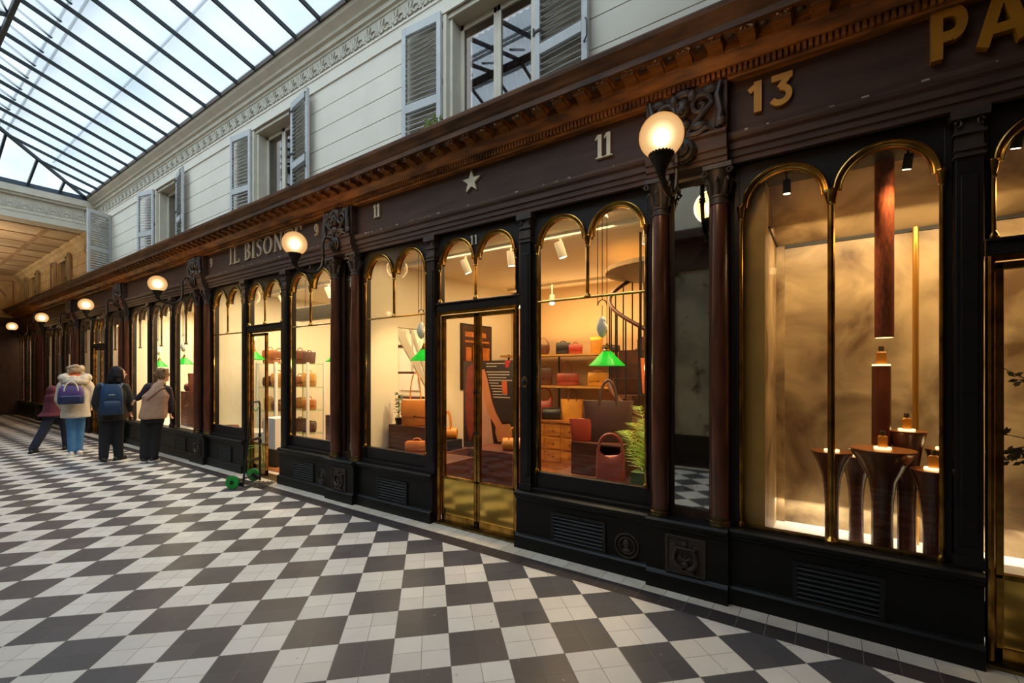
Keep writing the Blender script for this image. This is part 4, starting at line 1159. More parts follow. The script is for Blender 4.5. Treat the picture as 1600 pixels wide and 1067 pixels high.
pendant((-11.95,3.75,1.66), 'pale green pendant lamp beside the blue backpack woman')
pendant((-10.62,3.75,1.70), 'green pendant lamp above the woman in the beige vest')

# ---- bags -----------------------------------------------------------
def sring(a, b_, z, n=24, p=.55, dx=0, dy=0):
    out = []
    for i in range(n):
        t = 2*pi*i/n; c_, s_ = cos(t), sin(t)
        out.append(V((dx+a*math.copysign(abs(c_)**p, c_), dy+b_*math.copysign(abs(s_)**p, s_), z)))
    return out
def bag(kind, name, label, rgb, w, h, d, loc, rz=15, group=None, strap=.22, rgb2=None, cat=None):
    m = leather(rgb); m2 = leather(rgb2) if rgb2 else m
    r_ = thing(name, label, cat or 'bag', loc, R(rz), group)
    rr = random.Random(hash_(name+label))
    if kind == 'tote':
        b = B().loft([sring(w*.40,d*.5,0),sring(w*.41,d*.52,h*.04),sring(w*.44,d*.46,h*.35),sring(w*.475,d*.34,h*.75),sring(w*.5,d*.2,h),sring(w*.49,d*.17,h*.995),sring(w*.46,d*.2,h*.8)], cap=True)
        part('bag_body', b, m, r_, local=True)
        for s in (-1,1):
            hd = B().tube([(w*.17*cos(a)*-1, s*d*.2*(.6+.4*abs(cos(a))), h*.86+strap*sin(a)) for a in [pi*i/14 for i in range(15)]], .011*w/.4, 8)
            part('handle', hd, m2, r_, local=True)
    elif kind == 'hobo':
        up_ = lambda ring, k: [V((p.x, p.y, p.z+k*h*(abs(p.x)/(w*.5))**2.2)) for p in ring]
        b = B().loft([sring(w*.46,d*.45,0),sring(w*.49,d*.5,h*.04),sring(w*.49,d*.5,h*.22),up_(sring(w*.47,d*.40,h*.40),.08),up_(sring(w*.44,d*.24,h*.52),.20),up_(sring(w*.42,d*.12,h*.56),.24),up_(sring(w*.36,d*.06,h*.52),.2)], cap=True)
        part('bag_body', b, m, r_, local=True)
        for s in (-1,1): part('shoulder_tab', B().tube([(s*w*.40,0,h*.52),(s*w*.40,0,h*.70),(s*w*.37,0,h*.80)], [d*.20,d*.15,d*.09], 8), m, r_, local=True)
        hd = B().tube([(-w*.37*cos(a), 0, h*.78+(h*.22+strap*.0)*sin(a)) for a in [pi*i/16 for i in range(17)]], .013, 8)
        part('handle', hd, m2, r_, local=True)
    elif kind == 'satchel':
        b = B().loft([sring(w*.47,d*.42,0,p=.4),sring(w*.5,d*.5,h*.06,p=.4),sring(w*.5,d*.5,h*.8,p=.4),sring(w*.46,d*.36,h*.97,p=.4),sring(w*.4,d*.2,h,p=.4)])
        part('bag_body', b, m, r_, local=True)
        f = B().loft([sring(w*.49,.008,h*.36,p=.4,dy=-d*.5),sring(w*.505,.012,h*.5,p=.4,dy=-d*.51),sring(w*.505,.012,h*.85,p=.4,dy=-d*.5),sring(w*.47,d*.25,h*1.0,p=.4,dy=-d*.25),sring(w*.4,d*.12,h*1.03,p=.4)])
        part('flap', f, m2, r_, local=True)
        part('buckle', B().box(-.012,.012,-d*.53-.006,-d*.5,h*.36,h*.46), M_BRASS, r_, local=True)
        hd = B().tube([(-w*.2*cos(a), 0, h*.98+strap*sin(a)) for a in [pi*i/12 for i in range(13)]], .008, 8)
        part('handle', hd, m2, r_, local=True)
    elif kind == 'barrel':
        M = Matrix.Translation((0,0,h*.5)) @ Matrix.Rotation(R(90),4,'Y')
        b = B().lathe([(h*.38,-w*.5),(h*.46,-w*.49),(h*.5,-w*.45),(h*.5,w*.45),(h*.46,w*.49),(h*.38,w*.5)], n=22, M=M, sx=1, sy=d/h)
        part('bag_body', b, m, r_, local=True)
        for s in (-1,1):
            part('handle', B().tube([(-w*.18*cos(a), s*d*.3, h*.72+strap*sin(a)) for a in [pi*i/12 for i in range(13)]], .008, 8), m2, r_, local=True)
    elif kind == 'basket':
        b = B().lathe([(w*.3,0),(w*.42,h*.1),(w*.5,h*.45),(w*.5,h*.9),(w*.47,h),(w*.44,h*.8),(w*.3,h*.3)], n=24, sy=d/w)
        part('bag_body', b, m, r_, local=True)
        part('handle', B().tube([(-w*.42*cos(a), 0, h*.85+strap*sin(a)) for a in [pi*i/14 for i in range(15)]], .009, 8), m2, r_, local=True)
    return r_
def hash_(s): return sum(ord(c)*(i+1) for i, c in enumerate(s)) % 99991

# star sign shop, right window
def plat(x0, x1, y1, z, label, m=M_WALN):
    return solo('display_platform', B().box(x0, x1, YG+.08, y1, .014, z), m, label, 'display platform')
plat(-2.25, -0.86, 4.75, .545, 'wooden display platform in the right window of the star sign shop')
plat(-4.80, -3.42, 4.15, .545, 'wooden display platform in the left window of the star sign shop')
def crate(x0, x1, y0, y1, z0, z1, label, m=M_WALN, hollow=True):
    r_ = thing('display_crate', label, 'display crate', ((x0+x1)/2,(y0+y1)/2,z0))
    b = B(); t = .018
    b.box(x0,x1,y0,y1,z1-t,z1); b.box(x0,x1,y0,y1,z0,z0+t); b.box(x0,x0+t,y0,y1,z0+t,z1-t); b.box(x1-t,x1,y0,y1,z0+t,z1-t); b.box(x0+t,x1-t,y1-t,y1,z0+t,z1-t)
    part('crate_shell', b, m, r_, bevel=.002)
    xm = x0+(x1-x0)*.56 if hollow else x1-t
    part('front_board', B().box(x0+t, xm, y0+.003, y0+.018, z0+t, z1-t), m, r_)
    return r_
crate(-2.10,-1.575,4.05,4.5,.547,.86,'walnut display crate under the dark brown tote')
bag('tote','tote_bag','large dark brown tote bag standing on the walnut crate', (92,56,46), .50, .40, .16, (-1.80,4.27,.862), 20, strap=.26)
bag('tote','tote_bag','small red leather tote at the left end of the walnut crate', (176,62,38), .24, .22, .10, (-2.03,4.14,.862), 25, strap=.03)
bag('hobo','shoulder_bag','rust red shoulder bag with a loop handle at the front of the window', (182,82,58), .26, .46, .09, (-1.56,3.75,.547), 22)
cd = thing('price_card', 'cream folded card box on the display platform near the glass', 'card', (-1.87,3.62,.547))
part('card_box', B().box(-1.95,-1.79,3.585,3.65,.547,.60), M_WHITE, cd); part('card_print', B().box(-1.945,-1.795,3.582,3.585,.56,.58), M_BRASSD, cd)
# chest of drawers and shelves
ch = thing('drawer_chest', 'honey oak chest of many small drawers behind the leather bags', 'chest of drawers', (-3.3,6.45,.012))
part('chest_body', B().box(-4.62,-2.2,6.30,6.66,.012,.75), M_OAK, ch); part('chest_top', B().box(-4.66,-2.16,6.27,6.68,.75,.785), M_OAK, ch, bevel=.004)
for i in range(8):
    for j in range(3):
        x0 = -4.58+i*.295; z0 = .13+j*.205
        q = part('drawer', B().box(x0, x0+.245, 6.283, 6.30, z0, z0+.17), M_OAK, ch, bevel=.004)
        part('knob', B().ball((x0+.122,6.268,z0+.085), .016, 10), M_BRASS, q)
sv = thing('bag_shelves', 'two long wooden shelves on thin posts holding leather bags', 'shelves', (-3.3,6.6,.787))
for z in (1.325, 1.835): part('shelf', B().box(-4.7,-2.15,6.4,6.85,z-.03,z), mat('pale oak shelf', (214,164,88), .45, rgb2=(190,138,68), scale=6), sv)
for x in (-4.68,-3.66,-2.54): part('post', B().box(x-.012,x+.012,6.62,6.645,.79,1.86), M_BLK, sv)
GB = None
T1, T2, T0 = 1.837, 1.327, .787
for kind, nm, lab, rgb, w_, h_, d_, px, Z, kw in (
    ('basket','bucket_bag','round brown bucket bag at the left end of the top shelf',(104,58,38),.24,.17,.16,848,T1,dict(strap=.14)),
    ('satchel','satchel_bag','black satchel on the top shelf',(38,32,30),.24,.19,.12,880,T1,dict(strap=.03)),
    ('satchel','satchel_bag','small red satchel beside the black one on the top shelf',(184,62,34),.22,.15,.12,899,T1,dict(strap=.04)),
    ('tote','tote_bag','upright yellow bag on the top shelf behind the green pendant',(224,150,48),.20,.26,.1,932,T1,dict(strap=.04)),
    ('barrel','barrel_bag','dark roll bag at the right end of the top shelf',(64,48,44),.26,.13,.13,955,T1,dict(strap=.03)),
    ('satchel','satchel_bag','grey brown flap bag at the left end of the middle shelf',(112,66,46),.30,.29,.12,849,T2,dict(strap=.03)),
    ('satchel','satchel_bag','red brown satchel with tall looped strap on the middle shelf',(172,70,42),.36,.20,.13,887,T2,dict(strap=.20)),
    ('satchel','satchel_bag','wide mustard satchel on the middle shelf',(226,160,54),.32,.21,.13,934,T2,dict(strap=.04)),
    ('barrel','barrel_bag','cream roll bag at the right end of the middle shelf',(226,200,150),.18,.17,.14,962,T2,dict(strap=.05)),
    ('hobo','shoulder_bag','red shoulder bag with a tall loop on the oak chest',(176,56,34),.30,.50,.14,850,T0,{}),
    ('barrel','barrel_bag','black roll bag lying in front of the red one on the oak chest',(36,34,36),.30,.19,.17,861,T0,dict(strap=.05)),
    ('tote','tote_bag','mustard yellow tote with brown handles on the oak chest',(228,158,56),.38,.33,.16,894,T0,dict(strap=.22,rgb2=(132,74,40)))):
    Y = {T1:6.62,T2:6.62,T0:6.5}[Z] - (.13 if 'lying' in lab else 0)
    bag(kind, nm, lab, rgb, w_, h_, d_, (X_at(px,Y), Y, Z), 30, **kw)
# palm in green box
pl_ = thing('potted_palm', 'bushy green palm in a dark green box at the right of the star shop window', 'plant', (-1.30,3.95,.547))
part('planter', B().box(-1.42,-1.18,3.85,4.05,.547,.68), mat('green planter', (70,98,40), .5, var=.2), pl_, bevel=.005)
lf = B(); rr = random.Random(3)
for i in range(40):
    a = rr.uniform(-.9,2.6); l = rr.uniform(.34,.66); el = rr.uniform(.35,1.3)
    p0 = V((-1.29+rr.uniform(-.05,.05),3.95+rr.uniform(-.05,.05),.68)); pts = []
    for k in range(7):
        t = k/6; pts.append(p0+V((cos(a)*l*cos(el)*t*1.1, sin(a)*l*cos(el)*t*1.1, l*sin(el)*t*1.35-.42*l*t*t*t)))
    pts = [V((min(p.x,-.93), min(max(p.y,3.68),4.75), p.z)) for p in pts]
    lf.tube(pts, [.004,.004,.003,.003,.002,.002,.001], 5)
    for k in range(1,14):
        t = k/13*5.99; i0 = int(t); q = pts[i0].lerp(pts[i0+1], t-i0); dr = (pts[i0+1]-pts[i0]).normalized(); sd = dr.cross(V((0,0,1)));
        if sd.length < .01: continue
        sd.normalize()
        for s in (-1,1):
            e = q+(sd*s*.8+dr*.7+V((0,0,-.25))).normalized()*(.13-.05*k/13)
            wv = dr*.006
            lf.add([q-wv, q+wv, e],[(0,1,2)])
part('fronds', lf, mat('palm green', (176,196,70), .45, rgb2=(112,150,44), scale=9), pl_)
gs = thing('glass_shelf', 'glass shelf holding the orange bag beside the spiral stair', 'shelf', (-1.38,4.62,1.30))
part('glass_plate', B().box(-1.66,-.88,4.5,4.75,1.318,1.33), glassmat('shelf glass', (.8,.9,.8)), gs); part('bracket', B().box(-.9,-.86,4.52,4.73,1.27,1.32).box(-1.6,-1.58,4.6,4.62,1.33,2.99), M_BLK, gs)
bag('tote','tote_bag','orange tote bag on the glass shelf beside the spiral stair', (222,104,48), .28, .36, .12, (-1.45,4.62,1.332), 35, strap=.14)

# spiral staircase
st = thing('spiral_staircase', 'dark wooden spiral staircase at the right of the star shop', 'staircase', (-1.62,5.5,.012))
cx, cy, Rr = -1.62, 5.5, .63
M_STEP = mat('stair wood', (104,54,26), .45, rgb2=(70,36,20), scale=6)
part('centre_post', B().cyl((cx,cy,.012),(cx,cy,2.95),.06,n=16), M_STEP, st)
railz = lambda th: 2.56+(180-th)/90*.55          # th in degrees, clockwise climb
th = 432; k_i = 0
while th > -10:
    a0, a1 = R(th), R(th-31); z = railz(th-14)-.90
    if .05 < z < 2.72:
        poly = [(cx+.05*cos(a0),cy+.05*sin(a0))]+[(cx+Rr*cos(a0+(a1-a0)*k/4),cy+Rr*sin(a0+(a1-a0)*k/4)) for k in range(5)]
        b = B().plate(poly, lambda u, v, d, z=z: V((u,v,z-d)), .04)
        ra = V((cx+.05*cos(a0),cy+.05*sin(a0),0)); rb_ = V((cx+Rr*cos(a0),cy+Rr*sin(a0),0))
        b.bar(ra+V((0,0,z-.11)), rb_+V((0,0,z-.11)), .02, .16)
        part('step', b, M_STEP, st)
        for dth in (-8,-22):
            aa = R(th+dth)
            zt_ = min(railz(th+dth), 2.74)
            if zt_ > z+.1: part('baluster', B().cyl((cx+Rr*cos(aa),cy+Rr*sin(aa),z-.05),(cx+Rr*cos(aa),cy+Rr*sin(aa),zt_),.009,n=8), M_BLK, st)
    th -= 29.5; k_i += 1
hp = [(cx+Rr*cos(R(t)),cy+Rr*sin(R(t)),railz(t)) for t in range(430,118,-9)]
part('handrail', B().tube(hp, .024, 10), mat('handrail mahogany', (96,44,22), .3, var=.3), st)
part('outer_string', B().tube([(cx+Rr*cos(R(t)),cy+Rr*sin(R(t)),railz(t)-.98) for t in range(425,-10,-9) if .05 < railz(t)-.98 < 2.7], .03, 8), M_STEP, st)
struct('trim_18', B().lathe([(.0001,0),(.68,0),(.68,.05),(.0001,.05)], (cx,cy,2.74), 36), mat('stair well soffit', (150,124,88), .7, var=.1), 'round landing at the top of the spiral stair', 'stair well')

# door zone: boards, crates, pouches
crate(-4.62,-3.95,4.25,4.72,.012,.53,'low walnut crate behind the left leaf of the double door', hollow=False)
crate(-3.62,-2.95,4.25,4.72,.012,.62,'low walnut crate behind the right leaf of the double door', hollow=False)
solo('black_box', B().box(-4.33,-4.0,4.33,4.6,.533,.66), M_BLK, 'flat black box on the low crate behind the left door leaf', 'box', bevel=.006)
bag('barrel','barrel_bag','tan rolled pouch with hanging chains on the flat black box', (226,142,50), .26, .15, .12, (-4.13,4.45,.663), 30, strap=.26)
bag('barrel','barrel_bag','tan rolled pouch on the crate behind the right door leaf', (228,150,62), .24, .15, .13, (-3.06,4.42,.622), 30, strap=.16)
solo('white_tray', B().box(-4.5,-4.05,4.26,4.31,.533,.56), M_WHITE, 'thin white tray at the front edge of the low door crate', 'tray')
bd = thing('display_board', 'dark standing display board picturing an arm with a bag', 'display board', (-3.58,4.8,.012))
Yb = 4.8; k_ = 1.0
xa, xb = X_at(724,Yb), X_at(802,Yb)
bx = lambda px: X_at(px, Yb)
fw = lambda x: .571*-x+.821*Yb
bz = lambda px, py: 1.55-(py-581)*fw(bx(px))/711
part('board', B().box(xa, xb, Yb, Yb+.03, .35, 1.70), mat('dark print', (58,38,30), .35, rgb2=(44,30,26), scale=1.2), bd)
part('board_legs', B().box(xa+.05,xa+.09,Yb+.03,Yb+.06,.012,1.2).box(xb-.09,xb-.05,Yb+.03,Yb+.06,.012,1.2).box(xa,xb,Yb-.1,Yb+.15,.012,.03), M_BLK, bd)
def flat(poly, d):
    return B().plate([(bx(p[0]), bz(*p)) for p in poly], lambda u, v, dd: V((u, Yb-d+dd, v)), .002)
part('printed_dress', flat([(742,585),(755,578),(762,600),(766,650),(772,700),(774,725),(745,725),(742,640)], .002), mat('printed pale dress', (206,150,118), .5, var=.2, scale=3), bd)
part('printed_hair', flat([(730,575),(740,566),(745,590),(746,640),(741,672),(734,690),(728,660),(727,610)], .0025), mat('printed red hair', (128,48,30), .5, var=.4, scale=8), bd)
arm = flat([(752,578),(757,577),(761,590),(765,608),(769,628),(775,645),(784,662),(792,672),(799,678),(800,686),(793,692),(786,690),(781,680),(772,662),(762,645),(757,625),(754,600)], .004)
for a_, b2 in (((794,688),(791,697)),((791,689),(787,698)),((788,688),(783,697)),((797,684),(796,694))): arm.tube([(bx(a_[0]),Yb-.004,bz(*a_)),(bx(b2[0]),Yb-.004,bz(*b2))],.012,6)
part('printed_arm', arm, mat('printed skin', (206,124,76), .5, var=.15, scale=4), bd)
part('printed_bag', flat([(775,664),(796,662),(800,668),(801,690),(778,690),(774,675)], .003), mat('printed tan bag', (196,128,62), .5, var=.15), bd)
tx = B()
for i, (w_, p0) in enumerate(((34,760),(16,760),(20,760),(36,760),(34,762),(28,763),(36,764),(14,765),(18,767),(16,768),(14,770),(22,770),(26,771))):
    y_ = 567+i*4.4
    if i in (2,): continue
    tx.box(bx(p0), bx(p0+w_), Yb-.003, Yb, bz(780,y_+1.6), bz(780,y_))
part('printed_text', tx, mat('printed pale text', (190,170,150), .5, var=.2, scale=80), bd)
part('printed_red_mark', flat([(789,564),(798,563),(794,574),(790,574)], .003), mat('printed red', (196,40,30), .5), bd)
part('printed_frame', flat([(784,596),(792,594),(793,616),(785,617)], .003), mat('printed orange', (206,92,40), .5), bd)
# framed shopfront print on the left wall
ps = thing('framed_print', 'dark framed print of a glowing shop front on the left wall', 'picture', (-4.80,5.87,1.27))
part('picture_frame', B().box(-4.808,-4.785,5.47,6.27,1.27,2.33), M_BLK, ps, bevel=.003)
part('picture', B().box(-4.785,-4.782,5.50,6.24,1.30,2.30), mat('print brown', (84,40,24), .4, rgb2=(44,22,16), scale=3), ps)
pw_ = B()
for y0, y1, z0, z1 in ((5.58,5.72,1.5,1.95),(5.76,5.98,1.42,1.98),(6.02,6.2,1.5,1.95),(5.56,6.2,2.03,2.06),(5.56,6.1,2.12,2.2)): pw_.box(-4.782,-4.779,y0,y1,z0,z1)
part('printed_windows', pw_, mat('print amber', (214,132,60), .4, rgb2=(160,84,36), scale=6), ps)
# left window goods
crate(-4.76,-4.02,4.0,4.14,.547,.86,'walnut block under the tan flap bag', hollow=False)
bag('satchel','satchel_bag','tan flap bag with long chain strap in the left window', (226,132,50), .34, .33, .12, (-4.33,4.07,.862), 34, strap=.36)
bag('satchel','satchel_bag','tan briefcase on the platform of the left window', (220,122,48), .27, .17, .09, (-4.06,3.84,.547), 30, strap=.04)
solo('card_tray', B().box(-4.36,-4.16,3.58,3.68,.547,.585), M_WHITE, 'white card tray by the glass of the left star shop window', 'tray', bevel=.004)
for i, xx in enumerate((-4.46,-3.62)): 
    b = B().tube([(xx,3.535,.547+.0),(xx,3.535,.60),(xx+.03,3.535,.62),(xx+.05,3.535,.59)],.008,8); solo('brass_hook', b, M_IRON, ('left' if i == 0 else 'right')+' curled iron hook on the sill of the left star shop window', 'hook')
pp = thing('leafy_plant', 'dark green plant beside the doorway in the left star shop window', 'plant', (-4.58,4.02,.862))
part('pot', B().lathe([(.035,0),(.05,.07),(.05,.09)], (-4.62,4.05,.862), 14), M_BLK, pp)
lf = B()
for i in range(60):
    a = rr.uniform(0,2*pi); z = rr.uniform(.1,.42); q = V((-4.62+cos(a)*rr.uniform(.01,.07),4.05+sin(a)*rr.uniform(.01,.05),.862+z))
    e = q+V((cos(a)*.05,sin(a)*.04,.02)); lf.add([q,(q+e)/2+V((-sin(a)*.018,cos(a)*.018,0)),e,(q+e)/2-V((-sin(a)*.018,cos(a)*.018,0))],[(0,1,2,3)])
lf.cyl((-4.62,4.05,.94),(-4.62,4.05,1.25),.006,n=6)
part('leaves', lf, mat('dark leaves', (60,104,60), .5, var=.4, scale=9), pp)
# staircase beyond the opening
ss = thing('staircase', 'white staircase seen through the opening left of the green pendant', 'staircase', (-6.2,5.9,.012))
Xs = -6.0
def onx(px, py):
    r = (px-800)/711.0; Y = Xs*(_s+r*_c)/(r*_s-_c); return Y, 1.55+(581-py)*(-_c*Xs+_s*Y)/711
y0, z0 = onx(634,545); y1, z1 = onx(668,640); sl = (z1-z0)/(y1-y0)
b = B().plate([(y0-.4,z0-.4*sl+.0),(y1+.9,z1+.9*sl),(y1+.9,z1+.9*sl-.32),(y0-.4,z0-.4*sl-.32)], lambda u, v, d: V((Xs-d,u,max(v,.012))), .04)
part('stringer', b, M_WHITE, ss)
hr = B().bar((Xs-.02,y0-.4,z0-.4*sl+.62),(Xs-.02,y1+.6,z1+.6*sl+.62),.05,.05)
part('handrail', hr, M_WHITE, ss)
y = y0-.35
while y < y1+.6:
    zz = z0+(y-y0)*sl; part('baluster', B().box(Xs-.035,Xs-.005,y-.02,y+.02,max(zz-.05,.012),zz+.62), M_WHITE, ss); y += .17
for i in range(9):
    yy = y0-.3+i*.22; zz = z0+(yy-y0)*sl-.1
    if zz > .05: part('tread', B().box(Xs-.9,Xs-.04,yy-.02,yy+.24,zz-.04,zz), M_STEP, ss)

# ---- trolley shop goods ---------------------------------------------
plat(-8.78, -7.75, 4.1, .545, 'pale display platform in the left window behind the luggage trolley', M_WHITE)
plat(-6.22, -4.98, 4.3, .545, 'pale display platform in the right window behind the luggage trolley', M_WHITE)
def rack(x0, x1, y, z1, n, label):
    r_ = thing('bag_rack', label, 'shelf rack', ((x0+x1)/2, y, .012))
    for x in (x0, x1):
        for yy in (y-.16, y+.16): part('upright', B().box(x-.02,x+.02,yy-.02,yy+.02,.012,z1), M_WHITE, r_)
    for i in range(n): part('rack_shelf', B().box(x0,x1,y-.17,y+.17,.42+i*.42,.44+i*.42), glassmat('shelf glass'), r_)
rack(-8.5,-7.85,4.3,1.72,4,'white post rack of leather goods seen through the open doorway')
rack(X_at(462,4.75),X_at(494,4.75),4.75,1.72,4,'white post rack of leather goods in the right window behind the trolley')
tones = [(206,128,62),(176,104,60),(222,164,84),(120,74,50),(92,60,46),(210,144,76)]
nm_ = ['lowest','second','third','top']
for ri, (x0, x1, w_) in enumerate(((-8.5,-7.85,'doorway rack'),(X_at(462,4.75),X_at(494,4.75),'right window rack'))):
    for lv in range(4):
        for j in range(2):
            c_ = tones[(ri*3+lv*2+j) % 6]
            bag(('satchel','tote','barrel','satchel')[(lv+j+ri)%4], 'leather_bag', '%s leather bag on the %s shelf of the %s' % (('left','right')[j], nm_[lv], w_), c_, .23, .24-.03*((lv+j)%3), .12, (x0+(x1-x0)*(.27+.46*j), (4.3,4.75)[ri]-.02, .442+lv*.42), 40, 'bags on the white racks', strap=.06)
bag('barrel','shoe_bag','small brown leather shoe bag in the left window behind the trolley', (150,78,40), .20, .11, .12, (-8.30,3.62,.547), 40, strap=.02)
solo('leather_sample', B().box(-8.12,-7.80,3.555,3.62,.547,.575), mat('snake leather', (170,140,104), .5, rgb2=(70,54,40), scale=30), 'patterned leather strip on the left window platform behind the trolley', 'leather strip')
b = B(); M = Matrix.Translation((-8.02,3.74,.70)) @ Matrix.Rotation(R(-14),4,'X'); b.obox(M, .26, .02, .30)
solo('slatted_panel', b, mat('brown slats', (98,60,40), .5, rgb2=(60,36,26), scale=30, stretch=(.1,1,6)), 'brown ribbed panel leaning in the left window behind the trolley', 'panel')
crate(-5.95,-5.0,3.85,4.2,.547,.93,'brown wooden block under bags in the right window behind the trolley', hollow=False)
bag('satchel','satchel_bag','tan bag on the brown block behind the trolley', (226,150,76), .32, .20, .12, (-5.55,4.0,.932), 25, strap=.04)
bag('basket','bucket_bag','small red bucket bag on the brown block behind the trolley', (196,84,56), .17, .22, .14, (-5.82,4.0,.932), 25, strap=.1)
solo('wall_picture', B().box(-7.8,-7.2,6.86,6.899,1.15,2.2), M_WHITE, 'white framed panel on the back wall of the shop behind the trolley', 'picture')
cb = thing('counter_cabinet', 'cream cabinet just inside the open doorway behind the trolley', 'cabinet', (-7.45,3.98,.012))
part('cabinet_body', B().box(-7.66,-7.28,3.82,4.12,.30,.80), M_WHITE, cb, bevel=.006); part('cabinet_door', B().box(-7.62,-7.46,3.805,3.82,.34,.76), M_WHITE, cb, bevel=.003); part('kickboard', B().box(-7.64,-7.30,3.84,4.10,.012,.30), M_BLK, cb)
solo('paper_bag', B().box(-6.95,-6.75,4.35,4.55,.012,.42), M_BLK, 'black shopping box on the floor inside the open doorway', 'box', bevel=.005)

# ---- visited shop goods ---------------------------------------------
plat(-12.78, -8.96, 4.3, .48, 'white display platform of the shop the visitors look into', M_WHITE)
crate(-10.72,-9.95,3.72,4.1,.482,1.16,'tall rust brown display block beside the woman in the beige vest', mat('rust block', (150,78,40), .5, rgb2=(120,58,30), scale=5), hollow=False)
bag('tote','tote_bag','large tan tote with looped handles on the rust block', (186,108,68), .46, .36, .18, (-10.22,3.88,1.162), 40, strap=.16)
bag('barrel','barrel_bag','red brown bag beside the tan tote on the rust block', (160,60,40), .2, .16, .13, (-10.5,3.82,1.162), 40, strap=.05)
sd = thing('display_stand', 'thin brass display stand in the left window the visitors look into', 'stand', (-12.05,3.75,.482))
part('stand_pole', B().cyl((-12.05,3.75,.5),(-12.05,3.75,1.75),.012,n=8), M_BRASSD, sd); part('stand_base', B().cyl((-12.05,3.75,.482),(-12.05,3.75,.5),.09,n=18), M_BRASSD, sd)
part('stand_tray', B().cyl((-12.05,3.75,1.2),(-12.05,3.75,1.215),.16,n=18), M_BRASSD, sd)
solo('orange_pouch', B().loft([sring(.05,.03,1.216,dx=-12.05,dy=3.70),sring(.06,.035,1.26,dx=-12.05,dy=3.70),sring(.04,.02,1.36,dx=-12.05,dy=3.70)]), leather((206,84,46)), 'orange pouch on the thin brass stand', 'pouch')
# far shops: pale curtains and red panels
for x0, x1, nm, m_ in ((-16.4,-15.55,'shop past the visitors', M_DULLW),(-20.3,-19.4,'second shop from the far end', M_DULLW),(-22.0,-21.3,'farthest shop', M_DULLW)):
    c = B()
    for j in range(int((x1-x0)/.07)): c.cyl((x0+j*.07,3.72+.02*(j%2),.5),(x0+j*.07,3.72+.02*(j%2),2.85),.04,n=8)
    solo('curtain', c, m_, 'pale pleated curtain in the left window of the '+nm, 'curtain')
M_RED = mat('red sign', (200,40,34), .5, emit=(230,40,30), estr=.6)
solo('red_sign_panel', B().box(-18.2,-18.0,3.75,3.78,2.0,2.3), M_RED, 'small lit red panel in the second shop from the far end', 'sign')
solo('red_sign_panel', B().box(-21.6,-21.4,3.62,3.65,2.0,2.4), M_RED, 'small lit red panel in the farthest shop', 'sign')

# ---- perfume shop ----------------------------------------------------
def cloud_mat():
    m, nt, out, N, L = nodes('cloud painted backdrop')
    p = N('ShaderNodeBsdfPrincipled'); p.inputs['Roughness'].default_value = .42
    tc = N('ShaderNodeTexCoord'); nz = N('ShaderNodeTexNoise'); nz.inputs['Scale'].default_value = 2.1; nz.inputs['Detail'].default_value = 5; nz.inputs['Distortion'].default_value = .7
    L(tc.outputs['Object'], nz.inputs['Vector'])
    rp = N('ShaderNodeValToRGB'); rp.color_ramp.elements[0].position = .36; rp.color_ramp.elements[1].position = .66
    rp.color_ramp.elements[0].color = lin((118,90,60)); rp.color_ramp.elements[1].color = lin((222,192,142))
    L(nz.outputs['Fac'], rp.inputs['Fac']); L(rp.outputs['Color'], p.inputs['Base Color']); L(p.outputs[0], out.inputs['Surface'])
    return m
M_CLOUD = cloud_mat()
yb = 4.45
struct('wall_back', B().box(-.42, 3.0, yb, yb+.08, .28, 2.62), M_CLOUD, 'cloud painted back wall of the perfume shop window', 'wall')
struct('wall_left', B().box(-.50, -.36, YG+.075, yb, .28, 2.95), M_CLOUD, 'cloud painted left side wall of the perfume shop window', 'wall')
b = B(); b.add([(-.42,3.80,2.93),(3,3.80,2.93),(3,yb+.02,2.60),(-.42,yb+.02,2.60),(-.42,3.80,2.97),(3,3.80,2.97),(3,yb+.02,2.64),(-.42,yb+.02,2.64)],[(0,1,2,3),(4,7,6,5),(0,4,5,1),(1,5,6,2),(2,6,7,3),(3,7,4,0)])
struct('ceiling', b, M_CLOUD, 'sloping cloud painted ceiling panel of the perfume shop window', 'ceiling')
struct('ceiling', B().box(-.5, 3.0, YG+.07, 3.80, 2.90, 2.98), M_BLK, 'black ceiling strip behind the perfume shop arches', 'ceiling')
struct('trim_19', B().box(-.46, -.30, yb-.03, yb+.005, .29, 2.6).box(-.45,-.43,4.0,4.03,.29,2.6), M_CLOUD, 'panel joints of the cloud painted backdrop', 'panel')
struct('trim_22', B().box(-.36, 2.95, yb-.012, yb, 2.585, 2.61).box(-.36,-.348,3.8,yb,2.6,2.612), M_BLK, 'dark seam between the cloud painted wall and ceiling', 'seam')
struct('floor', B().box(-.5, 3.0, YG+.075, yb+.05, .1, .30), M_WHITE, 'white floor of the perfume shop window', 'floor')
struct('wall_right', B().box(2.95, 3.05, YG+.075, yb, .2, 2.95), M_CLOUD, 'right side wall of the perfume shop window', 'wall')
M_PED = mat('dark copper lacquer', (96,44,26), .22, rgb2=(74,32,20), scale=3, coat=.4)
M_DISC = emat('lit glass disc', (255,214,140), 3.2)
M_JUICE = mat('amber perfume', (196,120,40), .1, emit=(200,110,30), estr=.08)
